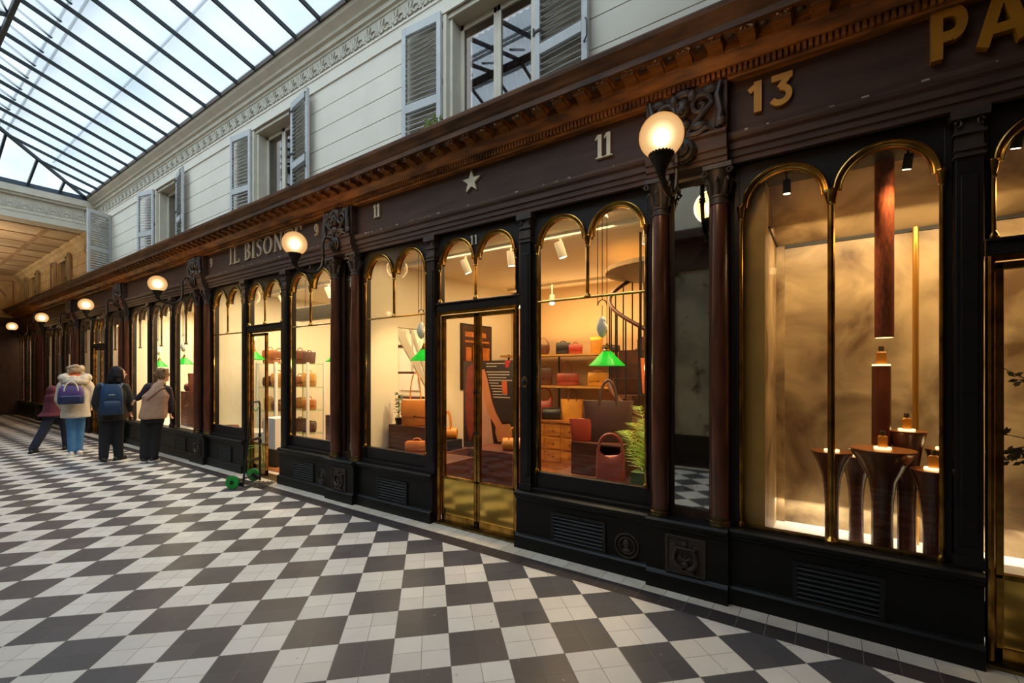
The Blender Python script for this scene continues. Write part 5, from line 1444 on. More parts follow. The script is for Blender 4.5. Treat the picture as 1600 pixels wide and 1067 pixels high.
def pedestal_table(x, y, zt, rt, rs, label):
    r_ = thing('flared_pedestal', label, 'pedestal', (x,y,.30), group='flared copper pedestals')
    h = zt-.30
    pr_ = [(rs*1.05,0),(rs,.06),(rs*.98,h*.45),(rs*1.1,h*.6),(rs*1.35,h*.74),(rs+(rt-rs)*.55,h*.88),(rt*.96,h*.975),(rt,h*.99),(rt,h),(rt*.97,h)]
    part('flared_body', B().lathe(pr_, (x,y,.30), 32), M_PED, r_)
    part('top_plate', B().lathe([(rt*.97,h-.004),(rt*.97,h+.003),(.001,h+.004)], (x,y,.30), 32), mat('bronze top', (190,120,60), .3, .4, var=.2), r_)
    part('lit_disc', B().lathe([(.045,0),(.045,.012),(.001,.0121)], (x,y,zt+.003), 20), M_DISC, r_)
def bottle(x, y, z, label, m=None, s=1.0):
    r_ = thing('perfume_bottle', label, 'perfume bottle', (x,y,z), group='square perfume bottles')
    b = B().loft([sring(.024*s,.016*s,0,p=.3),sring(.025*s,.017*s,.004,p=.3),sring(.025*s,.017*s,.066*s,p=.3),sring(.018*s,.012*s,.073*s,p=.4),sring(.010*s,.010*s,.076*s,p=1)])
    part('bottle_body', b, m or M_JUICE, r_, local=True)
    part('bottle_cap', B().lathe([(.011*s,.076*s),(.014*s,.08*s),(.014*s,.102*s),(.012*s,.105*s)], (0,0,0), 14), M_BRASSD, r_, local=True)
zd = .015
for x, y, zt, rt, rs, lab, bl_ in ((.285,3.74,1.055,.175,.054,'largest flared copper pedestal at the front centre','square perfume bottle on the largest flared pedestal'),
    (.02,3.95,.985,.125,.042,'flared copper pedestal behind the brass mullion','square perfume bottle behind the brass mullion'),
    (.17,4.22,.93,.12,.045,'low flared copper pedestal behind the largest one',None),
    (.43,4.0,1.155,.105,.05,'tall flared copper pedestal right of the dark column','square perfume bottle on the tall flared pedestal'),
    (.62,4.02,1.045,.10,.045,'flared copper pedestal at the back beside the black pilaster',None),
    (.515,3.655,.965,.11,.05,'front flared copper pedestal beside the black pilaster','square perfume bottle on the pedestal beside the black pilaster')):
    pedestal_table(x, y, zt, rt, rs, lab)
    if bl_: bottle(x, y, zt+zd, bl_)
r_ = thing('display_column', 'dark copper column rising behind the largest pedestal', 'column', (.29,3.96,.30))
part('column_body', B().lathe([(.055,0),(.052,1.29)], (.295,3.96,.30), 28), M_PED, r_); part('lit_disc', B().lathe([(.05,0),(.05,.012),(.001,.0121)], (.295,3.96,1.59), 20), M_DISC, r_)
bottle(.295,3.96,1.603,'square perfume bottle on top of the dark copper column', s=1.15)
r_ = thing('hanging_tube', 'long rust suede tube lamp hanging above the perfume bottles', 'tube lamp', (.295,3.76,1.77))
part('tube_body', B().lathe([(.048,0),(.05,.004),(.05,1.13)], (.295,3.76,1.77), 28), mat('rust suede', (172,82,36), .85, rgb2=(124,54,24), scale=60, stretch=(1,1,.3), bump=.3), r_)
part('lit_end', B().lathe([(.0001,-.002),(.045,-.002),(.045,.002)], (.295,3.76,1.77), 20), M_DISC, r_)
spotlight('tube spot', (.295,3.76,1.76), (.295,3.9,1.0), 3*KI, 70, (1,.72,.4))
solo('gold_pole', B().cyl((.52,4.38,.30),(.52,4.38,2.6),.018,n=12), mat('satin gold', (220,160,70), .3, .8, var=.1), 'vertical gold pole behind the hanging suede tube', 'pole')
def black_spot(loc, aim, label):
    loc = V(loc); d = (V(aim)-loc).normalized(); r_ = thing('track_spot', label, 'spotlight', loc, group='small spots behind the perfume shop arches')
    part('spot_body', B().cyl(loc-d*.04, loc+d*.05, .024, n=14), M_BLK, r_); part('spot_arm', B().cyl(loc, (loc.x,loc.y,2.9), .007, n=8), M_BLK, r_)
    part('spot_lens', B().cyl(loc+d*.048, loc+d*.052, .02, n=12), M_SPOTD, r_)
black_spot((-.235,3.66,2.83),(-.235,3.8,1),'small brass spot in the left perfume shop arch'); black_spot((.40,3.66,2.84),(.2,4.2,1),'small black spot in the right perfume shop arch'); black_spot((.86,3.66,2.84),(.7,4.2,1),'small black spot behind the perfume shop door arch')
b = B(); 
for z in (1.26,1.11):
    b.ball((-.475,3.56,z), .05, 18)
    for k in range(8): b.tube([(-.475+.051*sin(t)*cos(pi*k/8),3.56+.051*sin(t)*sin(pi*k/8),z+.051*cos(t)) for t in [2*pi*i/24 for i in range(24)]],.002,4,closed=True)
b.cyl((-.475,3.56,1.0),(-.475,3.56,1.45),.003,n=5)
solo('ribbed_balls', b, mat('amber brown', (206,140,70), .5, var=.2, scale=20), 'string of two ribbed amber balls at the left edge of the perfume window', 'ornament')  # two ribbed balls on a string, their shape made up
br = thing('branch_arrangement', 'dark leafy branch behind the perfume shop door glass', 'branch', (1.25,4.2,.30))
bs = B(); bl2 = B(); rr = random.Random(9)
bs.tube([(1.25,4.2,.3),(1.2,4.2,.9),(1.05,3.98,1.3)],[.012,.01,.008],6)
for i in range(16):
    p0 = V((1.1,3.99,1.15))+V((rr.uniform(-.05,.1),0,rr.uniform(-.2,.25))); p1 = p0+V((rr.uniform(-.34,.2),rr.uniform(-.15,.15),rr.uniform(-.1,.35)))
    bs.tube([p0,(p0+p1)/2+V((0,0,.03)),p1],[.006,.004,.002],5)
    for k in range(14):
        q = p0.lerp(p1, rr.uniform(.2,1)); a = rr.uniform(0,2*pi); d = V((cos(a),rr.uniform(-.4,.4),sin(a)))*.05; n_ = d.cross(V((0,1,0)))*.25
        bl2.add([q,q+d*.5+n_,q+d,q+d*.5-n_],[(0,1,2,3)])
part('twigs', bs, M_IRON, br); part('leaves', bl2, mat('dark olive leaves', (46,44,24), .5, var=.4, scale=20), br)
solo('white_block', B().box(.70,1.65,3.62,3.84,.301,.42), M_WHITE, 'white display block behind the perfume shop door glass', 'block')
arealight('perfume window light', (.3,4.05,2.66), 7.5*KI, 1.3, (1,.72,.40), rot=(R(20),0,0), size_y=.12)
spotlight('perfume spot', (-.235,3.60,2.74), (.30,3.85,1.9), 12*KI, 50, (1,.68,.34))
spotlight('perfume spot', (.40,3.60,2.74), (.1,4.45,1.6), 9*KI, 80, (1,.68,.34))
arealight('perfume door light', (1.6,3.9,2.75), 9*KI, .9, (1,.66,.30), size_y=.15)
arealight('perfume base light', (.6,4.38,.50), 3.0*KI, 2.0, (1,.90,.76), rot=(R(-10),0,0), size_y=.04)
struct('trim_20', B().box(-.505,-.35,YG+.055,YG+.085,.30,2.9), mat('gilded post', (206,150,70), .45, .15, var=.2), 'gilded edge post of the perfume window side wall', 'post')
# unseen warm lights added to wash the far painted ceiling
for x in (-16.8,-19.5,-22.2):
    arealight('ceiling wash', (x,1.4,3.9), 17*KI, .5, (1,.80,.56), rot=(R(180),0,0))
for xc, wh in PAIRS:
    l = bpy.data.lights.new('globe glow', 'POINT'); l.energy = 16*KL; l.color = (1,.62,.28); l.shadow_soft_size = .14
    o = bpy.data.objects.new('globe glow', l); COL.objects.link(o); o.location = (xc,2.745,2.96)
# ================================================================== LUGGAGE TROLLEY
M_GRN = mat('green plastic', (22,150,52), .35, var=.15, scale=9)
tr = thing('luggage_trolley', 'black folding luggage trolley with green wheels standing at the open doorway', 'trolley', (-6.55,3.0,0))
# two wheels on an axle, frame leaning back against the door jamb
W1, W2 = V((-6.49,2.87,0)), V((-6.69,3.19,0))
ax = (W2-W1).normalized(); fwd_ = V((ax.y,-ax.x,0))
for wv in (W1-ax*.045, W2+ax*.03):
    c = wv+V((0,0,.091))
    b = B().tube([c-ax*.018, c+ax*.018], .086, 24)
    wh = part('wheel', b, M_GRN, tr)
    part('tyre', B().tube([c+V((ax.y*0,0,0))+ (fwd_*cos(t)+V((0,0,1))*sin(t))*.081 for t in [2*pi*i/24 for i in range(24)]], .011, 8, closed=True), mat('dark green tyre', (16,90,36), .5), wh)
    hb = part('hub', B().tube([c-ax*.03, c+ax*.03], .025, 14), M_BLK, wh)
fr_ = B(); lean = fwd_*.06
A0, A1 = W1+V((0,0,.02))+fwd_*.11, W2+V((0,0,.02))+fwd_*.11
top1, top2 = A0+lean+V((0,0,1.08))+ax*.10, A1+lean+V((0,0,1.08))-ax*.10
mid = lambda a, b_, t: a.lerp(b_, t)
for a, t in ((A0,top1),(A1,top2)):
    fr_.tube([a, mid(a,t,.52)], .014, 10); fr_.tube([mid(a,t,.48), t], .011, 10)
    for q in (.30,.52,.60): fr_.tube([mid(a,t,q-.02), mid(a,t,q+.02)], .02, 10)
fr_.tube([top1, top1+V((0,0,.04))+ax*.02, top2+V((0,0,.04))-ax*.02, top2], .013, 10)
part('frame', fr_, M_BLK, tr)
for q in (.30,.56): part('crossbar', B().bar(mid(A0,top1,q), mid(A1,top2,q), .02, .035), M_BLK, tr)
part('axle', B().tube([W1+V((0,0,.085)), W2+V((0,0,.085))], .012, 10), M_BLK, tr)
for wv in (W1,W2): part('wheel_arm', B().bar(wv+V((0,0,.10)), wv+V((0,0,.05))+fwd_*.10, .03, .05), M_BLK, tr)
tp = B(); c0 = (W1+W2)/2
for k in range(5): tp.bar(W1+fwd_*(.12+k*.06)+V((0,0,.012))+ax*.02, W2+fwd_*(.12+k*.06)+V((0,0,.012))-ax*.02, .012, .01)
for k in range(4): tp.bar(c0+ax*(-.12+k*.08)+fwd_*.12+V((0,0,.012)), c0+ax*(-.12+k*.08)+fwd_*.37+V((0,0,.012)), .012, .01)
part('toe_plate', tp, mat('grey metal rod', (120,116,110), .4, .6), tr)
for a, t in ((A0,top1),(A1,top2)):
    p, q = mid(a,t,.55)+ax*.03, mid(a,t,.12)+ax*.05
    part('elastic_cord', B().tube([p, (p+q)/2+fwd_*.03, q], .0045, 7), M_GRN, tr)
part('elastic_cord', B().tube([mid(A0,top1,.50), mid(A1,top2,.46)+fwd_*.02, mid(A0,top1,.46)], .006, 7), M_GRN, tr)
part('elastic_cord', B().tube([top1+V((0,0,-.02)), (top1+top2)/2+V((0,0,-.09)), top2+V((0,0,-.02))], .006, 7), M_GRN, tr)

# ================================================================== VISITORS
RZ = R(34.8)          # local x runs across the view, local y away from it
def remesh(o, v, sm=4):
    md_ = o.modifiers.new('skin', 'REMESH'); md_.mode = 'VOXEL'; md_.voxel_size = v; md_.use_smooth_shade = True
    if sm:
        s = o.modifiers.new('smooth', 'SMOOTH'); s.iterations = sm; s.factor = .5
    return o
def limb(b, pts, rs, n=14, sub=3):
    """tapered limb through joints, rounded ends"""
    P = [V(p) for p in pts]; Q = []; RR = []
    for i in range(len(P)-1):
        for k in range(sub):
            t = k/sub; Q.append(P[i].lerp(P[i+1],t)); RR.append(rs[i]*(1-t)+rs[i+1]*t)
    Q.append(P[-1]); RR.append(rs[-1])
    b.tube(Q, RR, n)
    for p, r in zip(P, rs): b.ball(p, r*.99, 12)
def torso(b, rings, n=20):
    """rings: (centre, half width, half depth, turn)"""
    out = []
    for c, a, d, t in rings:
        g = []
        for i in range(n):
            u = 2*pi*i/n; x, y = a*math.copysign(abs(cos(u))**.8, cos(u)), d*math.copysign(abs(sin(u))**.8, sin(u))
            g.append(V(c)+V((x*cos(t)-y*sin(t), x*sin(t)+y*cos(t), 0)))
        out.append(g)
    b.loft(out)
def hand(b, wrist, dirv, side, curl=.5, s=1.0):
    """palm, four bent fingers of different length and a thumb leaving the side"""
    w0 = V(wrist); d = V(dirv).normalized(); sv_ = (V(side)-d*V(side).dot(d)).normalized(); nrm = d.cross(sv_)
    palm = w0+d*.045*s
    M = Matrix((sv_, d, nrm)).transposed().to_4x4(); M.translation = palm
    b.ball((0,0,0), 1, 12, M=M @ Matrix.Diagonal((.042*s,.055*s,.018*s,1)))
    for i, (o, l) in enumerate(((-.030,.068),(-.010,.078),(.010,.072),(.029,.056))):
        p = w0+d*.085*s+sv_*o*s; q = p+(d*cos(curl*.5)+nrm*sin(curl*.5))*l*.5*s; e = q+(d*cos(curl*1.6)+nrm*sin(curl*1.6))*l*.5*s
        limb(b, [p-d*.02*s,p,q,e], [.0095*s,.0095*s,.0088*s,.0075*s], 8, 2)
    p = w0+d*.03*s-sv_*.036*s; q = p+(d*.6-sv_*.7+nrm*.3).normalized()*.034*s; e = q+(d*.9-sv_*.2+nrm*.5).normalized()*.028*s
    limb(b, [p+sv_*.012*s,p,q,e], [.012*s,.012*s,.0105*s,.008*s], 8, 2)
SKIN = mat('skin', (206,156,128), .5, var=.08, scale=6)
def head(b, c, face, s=1.0):
    """skull, jaw, nose, brow, ears: face is the direction looked at"""
    c = V(c); f = V(face).normalized(); up = V((0,0,1)); sd = up.cross(f).normalized()*-1; up2 = f.cross(sd)*-1
    up2 = V((0,0,1)); 
    M = Matrix((sd, f, up2)).transposed().to_4x4(); M.translation = c
    Lc = lambda x, y, z: M @ V((x*s,y*s,z*s))
    b.ball((0,0,0),1,18,M=M @ Matrix.Diagonal((.074*s,.092*s,.10*s,1)))
    b.ball((0,0,0),1,16,M=M @ Matrix.Translation((0,.03*s,-.055*s)) @ Matrix.Diagonal((.056*s,.062*s,.065*s,1)))
    limb(b, [Lc(0,.088,.015),Lc(0,.112,-.022)], [.009*s,.014*s], 8, 2)
    b.ball(Lc(0,.09,-.052), .017*s, 10, sx=1, sy=.7, sz=.5)
    for q in (-1,1):
        b.ball(Lc(q*.075,-.005,-.012), .026*s, 10, sx=.5, sy=.7, sz=1.1); b.ball(Lc(q*.03,.08,.022), .014*s, 8, sz=.5)
    return M
def eyes(M, s, root):
    e = B()
    for q in (-1,1): e.ball(M @ V((q*.03*s,.083*s,.008*s)), .011*s, 10)
    part('eyes', e, mat('eye', (46,36,30), .2, var=.05), root, local=True)
    l = B(); l.tube([M @ V((x*s,(.096-.25*abs(x))*s,-.058*s)) for x in (-.024,-.012,0,.012,.024)], .0045*s, 6)
    part('lips', l, mat('lips', (160,84,76), .45), root, local=True)
def heading(foot): return math.atan2(-foot[0], foot[1])
def person(label, foot, z=0): return thing('person', label, 'person', (foot[0],foot[1],0), heading(foot))
NX = .76               # a wide lens stretches figures near the edge; their true width is less
nx = lambda p: (p[0]*NX, p[1], p[2]) if len(p) == 3 else (p[0]*NX, p[1])
def shoe(b, ankle, toe, w_=.042, top=.09):
    a = V(ankle); t = V(toe); d = (t-a); d.z = 0; d.normalize(); heel = a-d*.055
    limb(b, [(heel.x,heel.y,.038),(a.x,a.y,.045),(t.x-d.x*.05,t.y-d.y*.05,.04),(t.x,t.y,.03)], [.036,w_,w_,.028], 12, 2)
    limb(b, [(a.x,a.y,.05),(a.x,a.y,top)], [.042,.042], 12, 2)
def soles(o):  # flatten under the shoe
    for v in o.data.vertices:
        if v.co.z < .002: v.co.z = .002
def cloth(nm, rgb, rough=.85, **k): return mat(nm, rgb, rough, var=k.pop('var',.18), scale=k.pop('scale',14), bump=k.pop('bump',.12), **k)

def figure(label, foot, J, cols):
    """J holds the joints in local metres; returns root"""
    r_ = person(label, foot)
    J = {k: (nx(v) if isinstance(v, tuple) and k not in ('face','sdL','sdR') else v) for k, v in J.items()}
    b = B()
    sL, sR, eL, eR, wL, wR = (V(J[k]) for k in ('sL','sR','eL','eR','wL','wR'))
    hL, hR, kL, kR, aL, aR = (V(J[k]) for k in ('hL','hR','kL','kR','aL','aR'))
    hd, nk = V(J['head']), V(J['neck']); ch_ = (sL+sR)/2; hp_ = (hL+hR)/2; wa = ch_.lerp(hp_,.62); wt = J.get('wt',1.0)
    tS = math.atan2((sR-sL).y,(sR-sL).x); tH = math.atan2((hR-hL).y,(hR-hL).x)
    wS = (sR-sL).length/2
    torso(b, [(hp_-V((0,0,.08)),.13*wt,.10*wt,tH),(hp_,.165*wt,.12*wt,tH),(hp_.lerp(wa,.5),.16*wt,.115*wt,tH),(wa,.145*wt,.105*wt,(tS+tH)/2),(wa.lerp(ch_,.55),.165*wt,.115*wt,tS),(ch_-V((0,0,.03)),wS*.95,.10*wt,tS),(ch_+V((0,0,.035)),wS*.6,.075,tS),(nk,.058,.058,0)])
    limb(b, [ch_+V((0,0,.02)), nk, hd-V((0,0,.04))], [.062,.055,.052])
    M = head(b, hd, J['face'], J.get('hs',1))
    for s_, e_, w_ in ((sL,eL,wL),(sR,eR,wR)): limb(b, [s_,e_,w_], [.056,.043,.029])
    for h_, k_2, a_ in ((hL,kL,aL),(hR,kR,aR)):
        limb(b, [h_,k_2,a_], [.088*wt,.056,.036])
    for a_, t_ in ((aL,J['tL']),(aR,J['tR'])): limb(b, [a_, (a_.x,a_.y,.05), (t_[0],t_[1],.035)], [.036,.036,.025])
    for w_, e_, sd_ in ((wL,eL,J.get('sdL',(0,1,0))),(wR,eR,J.get('sdR',(0,1,0)))): hand(b, w_, w_-e_, sd_, .6)
    o = part('body', b, SKIN, r_, local=True); remesh(o, .009, 3)
    eyes(M, J.get('hs',1), r_)
    # trousers
    t = B()
    torso(t, [(hp_-V((0,0,.14)),.16*wt,.125*wt,tH),(hp_-V((0,0,.02)),.185*wt,.14*wt,tH),(hp_+V((0,0,.10)),.172*wt,.128*wt,tH)])
    lw = J.get('lw',1.0)
    for h_, k_2, a_ in ((hL,kL,aL),(hR,kR,aR)):
        limb(t, [h_-V((0,0,.02)),k_2,a_+V((0,0,.0))], [.105*wt,.078*lw,.066*lw])
    o = part('trousers', t, cols['trousers'], r_, local=True); remesh(o, .014, 4)
    s = B()
    for a_, t_ in ((aL,J['tL']),(aR,J['tR'])): shoe(s, (a_.x,a_.y,0), (t_[0],t_[1],0))
    for i, (a_, t_) in enumerate(((aL,J['tL']),(aR,J['tR']))):
        s = B(); shoe(s, (a_.x,a_.y,0), (t_[0],t_[1],0)); o = part('shoe', s, cols['shoes'], r_, local=True); remesh(o, .011, 3)
        so_ = B(); A_ = V((a_.x,a_.y,0)); T_ = V((t_[0],t_[1],0)); d = (T_-A_).normalized(); n_ = V((-d.y,d.x,0))
        poly = [A_-d*.09-n_*.03,A_-d*.09+n_*.03,A_+n_*.042,T_+n_*.035,T_+d*.028,T_-n_*.035,A_-n_*.042]
        so_.plate([(p.x,p.y) for p in poly], lambda u, v, dd: V((u,v,.001+dd)), .018); part('sole', so_, cols.get('sole',M_BLK), o, local=True)
    return r_, dict(sL=sL,sR=sR,eL=eL,eR=eR,wL=wL,wR=wR,hp=hp_,wa=wa,ch=ch_,nk=nk,hd=hd,tS=tS,tH=tH,wS=wS,M=M,wt=wt)
def coat(r_, K, m, hem, hemw, hemd, sleeves=(True,True), thick=1.0, nm='coat', cuff=.045, chest=1.12):
    b = B(); wt = K['wt']*thick; hp_, wa, ch_ = K['hp'], K['wa'], K['ch']
    hm = V((hp_.x+(hem[0] if isinstance(hem,tuple) else 0), hp_.y, hem[1] if isinstance(hem,tuple) else hem))
    torso(b, [(hm,hemw,hemd,K['tH']),(hm+V((0,0,.02)),hemw*1.01,hemd*1.01,K['tH']),(hp_.lerp(hm,.3),.20*wt,.165*wt,K['tH']),(wa,.185*wt,.15*wt,(K['tS']+K['tH'])/2),(wa.lerp(ch_,.55),.20*wt,.155*wt,K['tS']),(ch_-V((0,0,.03)),K['wS']*chest,.135*wt,K['tS']),(ch_+V((0,0,.05)),K['wS']*.72,.10*wt,K['tS']),(K['nk']-V((0,0,.0)),.078,.078,0)])
    if sleeves[0]: limb(b, [K['sL'],K['eL'],K['wL'].lerp(K['eL'],.08)], [.083*thick,.066*thick,cuff*thick])
    if sleeves[1]: limb(b, [K['sR'],K['eR'],K['wR'].lerp(K['eR'],.08)], [.083*thick,.066*thick,cuff*thick])
    o = part(nm, b, m, r_, local=True); remesh(o, .013, 4); return o

# --- beige vest, leaning to look in at the window
J = dict(head=(.205,.02,1.50),neck=(.16,.0,1.37),face=(.62,.72,-.25),sL=(-.06,.0,1.29),sR=(.27,-.02,1.235),eL=(-.16,.05,1.165),eR=(.335,-.03,1.02),wL=(-.265,.10,1.09),wR=(.335,.06,.845),
         hL=(-.075,.02,.80),hR=(.105,.0,.80),kL=(-.12,.05,.43),kR=(.06,.03,.42),aL=(-.14,.0,.075),aR=(.02,-.02,.075),tL=(-.10,.13),tR=(.10,.10),wt=.96,lw=1.05)
M_BLKC = cloth('black trousers', (22,20,22)); 
pb, K = figure('person in beige vest and dark sleeves leaning over to look into the shop window', (-9.66,2.93), J, dict(trousers=M_BLKC, shoes=cloth('black shoes',(30,28,28),.5), sole=M_WHITE))
sl_ = B(); limb(sl_, [K['sL'],K['eL'],K['wL']], [.075,.06,.048]); limb(sl_, [K['sR'],K['eR'],K['wR']], [.078,.062,.047])
torso(sl_, [(K['ch']-V((0,0,.10)),K['wS']*.95,.12,K['tS']),(K['ch']+V((0,0,.03)),K['wS']*.8,.10,K['tS']),(K['nk'],.07,.07,0)])
o = part('dark_sweater', sl_, cloth('dark plum sweater',(52,34,44)), pb, local=True); remesh(o,.012,3)
M_BEIGE = cloth('beige fleece', (176,138,112))
coat(pb, K, M_BEIGE, (-.0,.735), .188, .165, (False,False), 1.06, 'vest', chest=1.0)
part('strap', B().tube([(-.07,-.142,1.07),(.03,-.155,1.16),(.11,-.14,1.24),(.18,-.09,1.275)], .014, 8), cloth('brown strap',(120,78,60)), pb, local=True)
h_ = B(); hc = K['hd']; M_ = K['M']
h_.ball((0,0,0),1,18,M=M_ @ Matrix.Translation((0,-.022,.022)) @ Matrix.Diagonal((.098,.103,.098,1)))
h_.ball((0,0,0),1,14,M=M_ @ Matrix.Translation((0,-.06,-.035)) @ Matrix.Diagonal((.086,.06,.07,1)))
rr = random.Random(5)
for i in range(26): h_.ball((0,0,0),1,8,M=M_ @ Matrix.Translation((rr.uniform(-.08,.08),rr.uniform(-.10,.035),rr.uniform(-.03,.10))) @ Matrix.Diagonal((.028,.03,.024,1)))
o = part('hair', h_, mat('sandy hair',(150,112,70),.6,rgb2=(104,74,46),scale=30,bump=.4), pb, local=True); remesh(o,.011,2)

# --- dark jacket, blue backpack
J = dict(head=(.12,.02,1.53),neck=(.06,.0,1.38),face=(.93,.36,-.06),sL=(-.185,.0,1.27),sR=(.215,.03,1.27),eL=(-.27,.02,1.02),eR=(.33,.04,1.03),wL=(-.20,.13,.83),wR=(.33,.17,.85),
         hL=(-.09,.0,.80),hR=(.10,.02,.80),kL=(-.12,.03,.43),kR=(.10,.05,.43),aL=(-.14,.0,.075),aR=(.12,.04,.075),tL=(-.16,.13),tR=(.24,.12),wt=.95,lw=1.05)
pd, K = figure('person with long black hair in a dark jacket wearing a blue backpack', (-10.25,2.53), J, dict(trousers=cloth('black jeans',(26,26,34)), shoes=cloth('brown black shoes',(58,46,40),.5)))
M_DKJ = cloth('dark olive jacket', (38,36,32))
coat(pd, K, M_DKJ, .70, .19, .165, thick=1.04, nm='jacket')
h_ = B(); M_ = K['M']
h_.ball((0,0,0),1,18,M=M_ @ Matrix.Translation((0,-.026,.026)) @ Matrix.Diagonal((.092,.096,.10,1)))
for i in range(15):
    a = pi*1.02+pi*.96*i/14 if False else R(165)+R(210)*i/14
    c0, s0 = cos(a), sin(a); wv = .012*((i*5)%4-1.5)
    limb(h_, [M_ @ V((c0*.075,s0*.075-.015,.04)), M_ @ V((c0*.098+wv,s0*.10-.02,-.06)), M_ @ V((c0*.10-wv,s0*.112-.03,-.15)), M_ @ V((c0*.10+wv*1.5,s0*.12-.03,-.21-.03*((i*7)%3)))], [.03,.034,.03,.012], 8, 3)
o = part('hair', h_, mat('black hair',(24,20,22),.7,var=.3,spec=.2,scale=30,bump=.4), pd, local=True); remesh(o,.011,2)
def backpack(label, root_loc, c, w_, hgt, dep, m, m2, extra=None):
    bp_ = thing('backpack', label, 'backpack', root_loc, heading(root_loc))
    x, y, z = c
    b = B().loft([sring(w_*.46,dep*.42,z,p=.5,dx=x,dy=y),sring(w_*.5,dep*.5,z+.03,p=.5,dx=x,dy=y),sring(w_*.5,dep*.5,z+hgt*.6,p=.5,dx=x,dy=y),sring(w_*.46,dep*.44,z+hgt*.85,p=.6,dx=x,dy=y),sring(w_*.34,dep*.3,z+hgt,p=.8,dx=x,dy=y)])
    part('pack_body', b, m, bp_, local=True)
    p_ = B().loft([sring(w_*.36,.02,z+.03,p=.5,dx=x,dy=y-dep*.5),sring(w_*.38,.035,z+.06,p=.5,dx=x,dy=y-dep*.5),sring(w_*.38,.035,z+hgt*.40,p=.5,dx=x,dy=y-dep*.5),sring(w_*.34,.015,z+hgt*.46,p=.5,dx=x,dy=y-dep*.49)])
    part('front_pocket', p_, m2, bp_, local=True)
    return bp_
M_BLUE = cloth('blue nylon', (22,60,98), .5); M_BLUE2 = cloth('deep blue nylon', (20,48,84), .5)
bp_ = backpack('blue nylon backpack on the back of the black haired person', (-10.25,2.53,.78), (.0,-.225,0.04), .30, .52, .16, M_BLUE, M_BLUE2)
q = B()
for s_ in (-1,1): q.tube([(s_*.10,-.17,.50),(s_*.125,-.12,.55),(s_*.135,-.02,.565),(s_*.135,.11,.52)], .024, 8)
part('shoulder_strap', q, M_BLUE, bp_, local=True)
part('reflective_tag', B().box(-.04,.04,-.325,-.315,.375,.39), mat('pale tag',(200,205,210),.3), bp_, local=True)
part('zip', B().tube([(-.12,-.31,.30),(0,-.318,.33),(.12,-.31,.30)], .006, 6), M_BLK, bp_, local=True)
part('drawstring', B().tube([(-.11,-.322,.14),(-.02,-.334,.11),(.10,-.322,.13)], .005, 6), mat('pale cord',(170,176,186),.6), bp_, local=True)

# --- cream coat with fur hood, purple backpack
J = dict(head=(.01,.05,1.565),neck=(-.005,.02,1.42),face=(.55,.8,-.05),sL=(-.20,.0,1.29),sR=(.20,.02,1.29),eL=(-.27,.04,1.03),eR=(.285,.05,1.04),wL=(-.20,.17,.88),wR=(.27,.17,.92),
         hL=(-.085,.0,.82),hR=(.085,.02,.82),kL=(-.075,.04,.45),kR=(.08,.05,.45),aL=(-.075,.0,.075),aR=(.055,.02,.075),tL=(-.07,.10),tR=(.09,-.10),wt=.80,lw=.85)
pw2, K = figure('person in a cream coat with fur hood and blue jeans', (-11.55,2.33), J, dict(trousers=cloth('blue jeans',(74,124,170)), shoes=cloth('white trainers',(220,214,204),.5), sole=M_WHITE))
M_CRC = cloth('cream quilted coat', (206,192,174))
coat(pw2, K, M_CRC, .70, .208, .185, thick=1.28, nm='coat', cuff=.055)
hb_ = B(); c = K['nk']+V((0,-.06,-.03))
for i in range(26):
    a = 2*pi*i/26; hb_.ball(c+V((.165*cos(a), .10*sin(a)-.02, .05+.03*sin(a))), .054+.012*((i*5)%3), 8)
for i in range(12):
    a = pi+pi*i/11; hb_.ball(c+V((.13*cos(a),.10*sin(a)-.06,-.02)), .066, 8)
o = part('fur_hood', hb_, mat('cream fur',(214,200,180),.95,rgb2=(176,158,134),scale=60,bump=.6), pw2, local=True); remesh(o,.014,2)
part('orange_scarf', B().tube([K['nk']+V((.11*cos(a),.085*sin(a)-.01,.045+.01*sin(3*a))) for a in [2*pi*i/18 for i in range(18)]], .032, 8, closed=True), cloth('orange scarf',(226,92,44)), pw2, local=True)
h_ = B(); M_ = K['M']
h_.ball((0,0,0),1,18,M=M_ @ Matrix.Translation((0,-.015,.02)) @ Matrix.Diagonal((.118,.115,.102,1)))
for i in range(44): 
    a = rr.uniform(0,2*pi); h_.ball((0,0,0),1,8,M=M_ @ Matrix.Translation((.108*cos(a)*(.6+.4*rr.random()),.10*sin(a)-.02,rr.uniform(-.04,.10))) @ Matrix.Diagonal((.036,.036,.03,1)))
o = part('hair', h_, mat('blonde grey hair',(200,176,144),.6,rgb2=(140,112,84),scale=30,bump=.5), pw2, local=True); remesh(o,.011,2)
M_PUR = cloth('purple nylon', (78,56,118), .55); M_NAV = cloth('navy nylon', (40,50,92), .55)
bq = backpack('purple and navy backpack with pale handles on the cream coat', (-11.55,2.33,.95), (-.06,-.265,.02), .35, .33, .17, M_PUR, M_NAV)
part('base_panel', B().loft([sring(.17,.082,.018,p=.5,dx=-.06,dy=-.265),sring(.18,.092,.05,p=.5,dx=-.06,dy=-.265),sring(.18,.092,.15,p=.5,dx=-.06,dy=-.265),sring(.174,.084,.155,p=.5,dx=-.06,dy=-.265)]), M_NAV, bq, local=True)
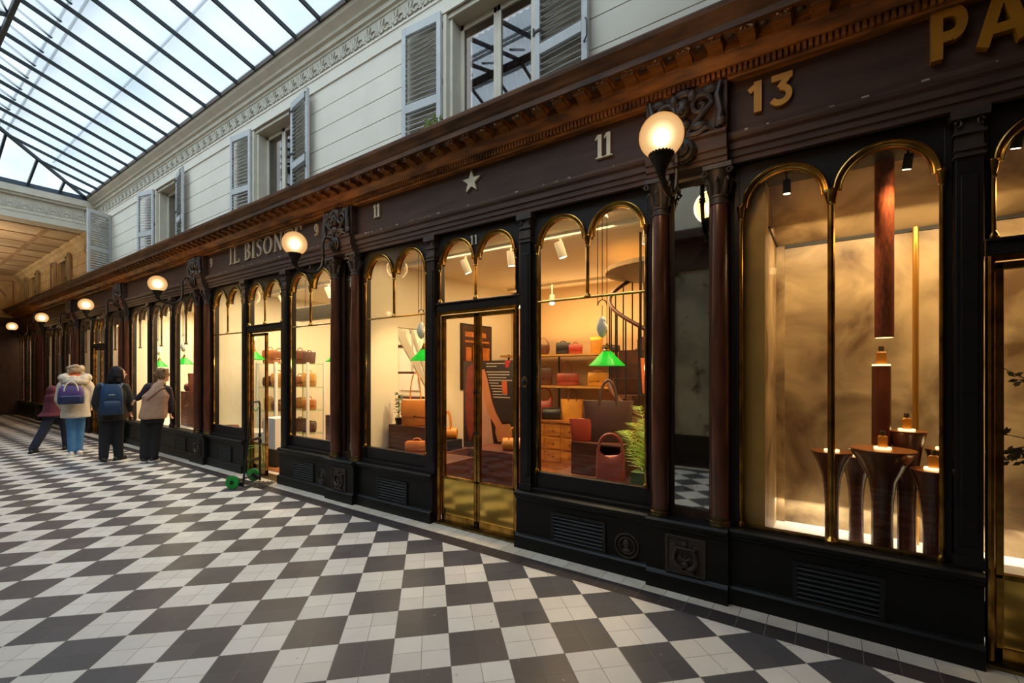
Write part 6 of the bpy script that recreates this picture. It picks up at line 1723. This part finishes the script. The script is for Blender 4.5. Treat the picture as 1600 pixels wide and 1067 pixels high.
for yy in (-.335,-.235): part('handle', B().tube([(-.06-.09*cos(a), yy+.02*sin(a), .25+.17*sin(a)) for a in [pi*i/14 for i in range(15)]], .012, 8), cloth('cream webbing',(224,208,186)), bq, local=True)
q = B()
for s_ in (-1,1): q.tube([(-.05+s_*.11,-.19,.33),(-.02+s_*.125,-.12,.38),(-.01+s_*.13,.02,.37)], .022, 8)
part('shoulder_strap', q, cloth('cream webbing',(224,208,186)), bq, local=True)

# --- maroon coat, striding and bending behind the cream coat
J = dict(head=(.31,.16,1.33),neck=(.22,.10,1.24),face=(.7,.65,-.35),sL=(.02,.02,1.20),sR=(.26,.14,1.17),eL=(.06,.10,.95),eR=(.36,.22,.93),wL=(.22,.20,.80),wR=(.45,.34,.82),
         hL=(.02,.03,.80),hR=(.16,.10,.79),kL=(-.12,.0,.44),kR=(.27,.14,.42),aL=(-.32,-.05,.085),aR=(.29,.08,.075),tL=(-.25,.05),tR=(.40,.18),wt=.92)
pr_, K = figure('person in a maroon coat stepping forward behind the cream coat', (-12.46,2.16), J, dict(trousers=cloth('navy trousers',(32,36,54)), shoes=cloth('dark boots',(38,36,40),.5)))
coat(pr_, K, cloth('maroon coat',(92,28,42)), (-.04,.68), .22, .19, thick=1.05, nm='coat')
h_ = B(); M_ = K['M']; h_.ball((0,0,0),1,16,M=M_ @ Matrix.Translation((0,-.02,.02)) @ Matrix.Diagonal((.096,.102,.10,1)))
for i in range(10): h_.ball((0,0,0),1,8,M=M_ @ Matrix.Translation((-.08+.016*i*1.0,-.07,-.05)) @ Matrix.Diagonal((.03,.03,.05,1)))
o = part('hair', h_, mat('dark brown hair',(58,42,34),.5,var=.3,scale=30,bump=.4), pr_, local=True); remesh(o,.011,2)
co_ = B(); limb(co_, [K['nk']+V((-.08,-.04,-.0)),K['nk']+V((0,-.06,.02)),K['nk']+V((.08,.0,.0))], [.05,.055,.05]); o = part('collar', co_, cloth('dark collar',(44,32,44)), pr_, local=True); remesh(o,.012,2)
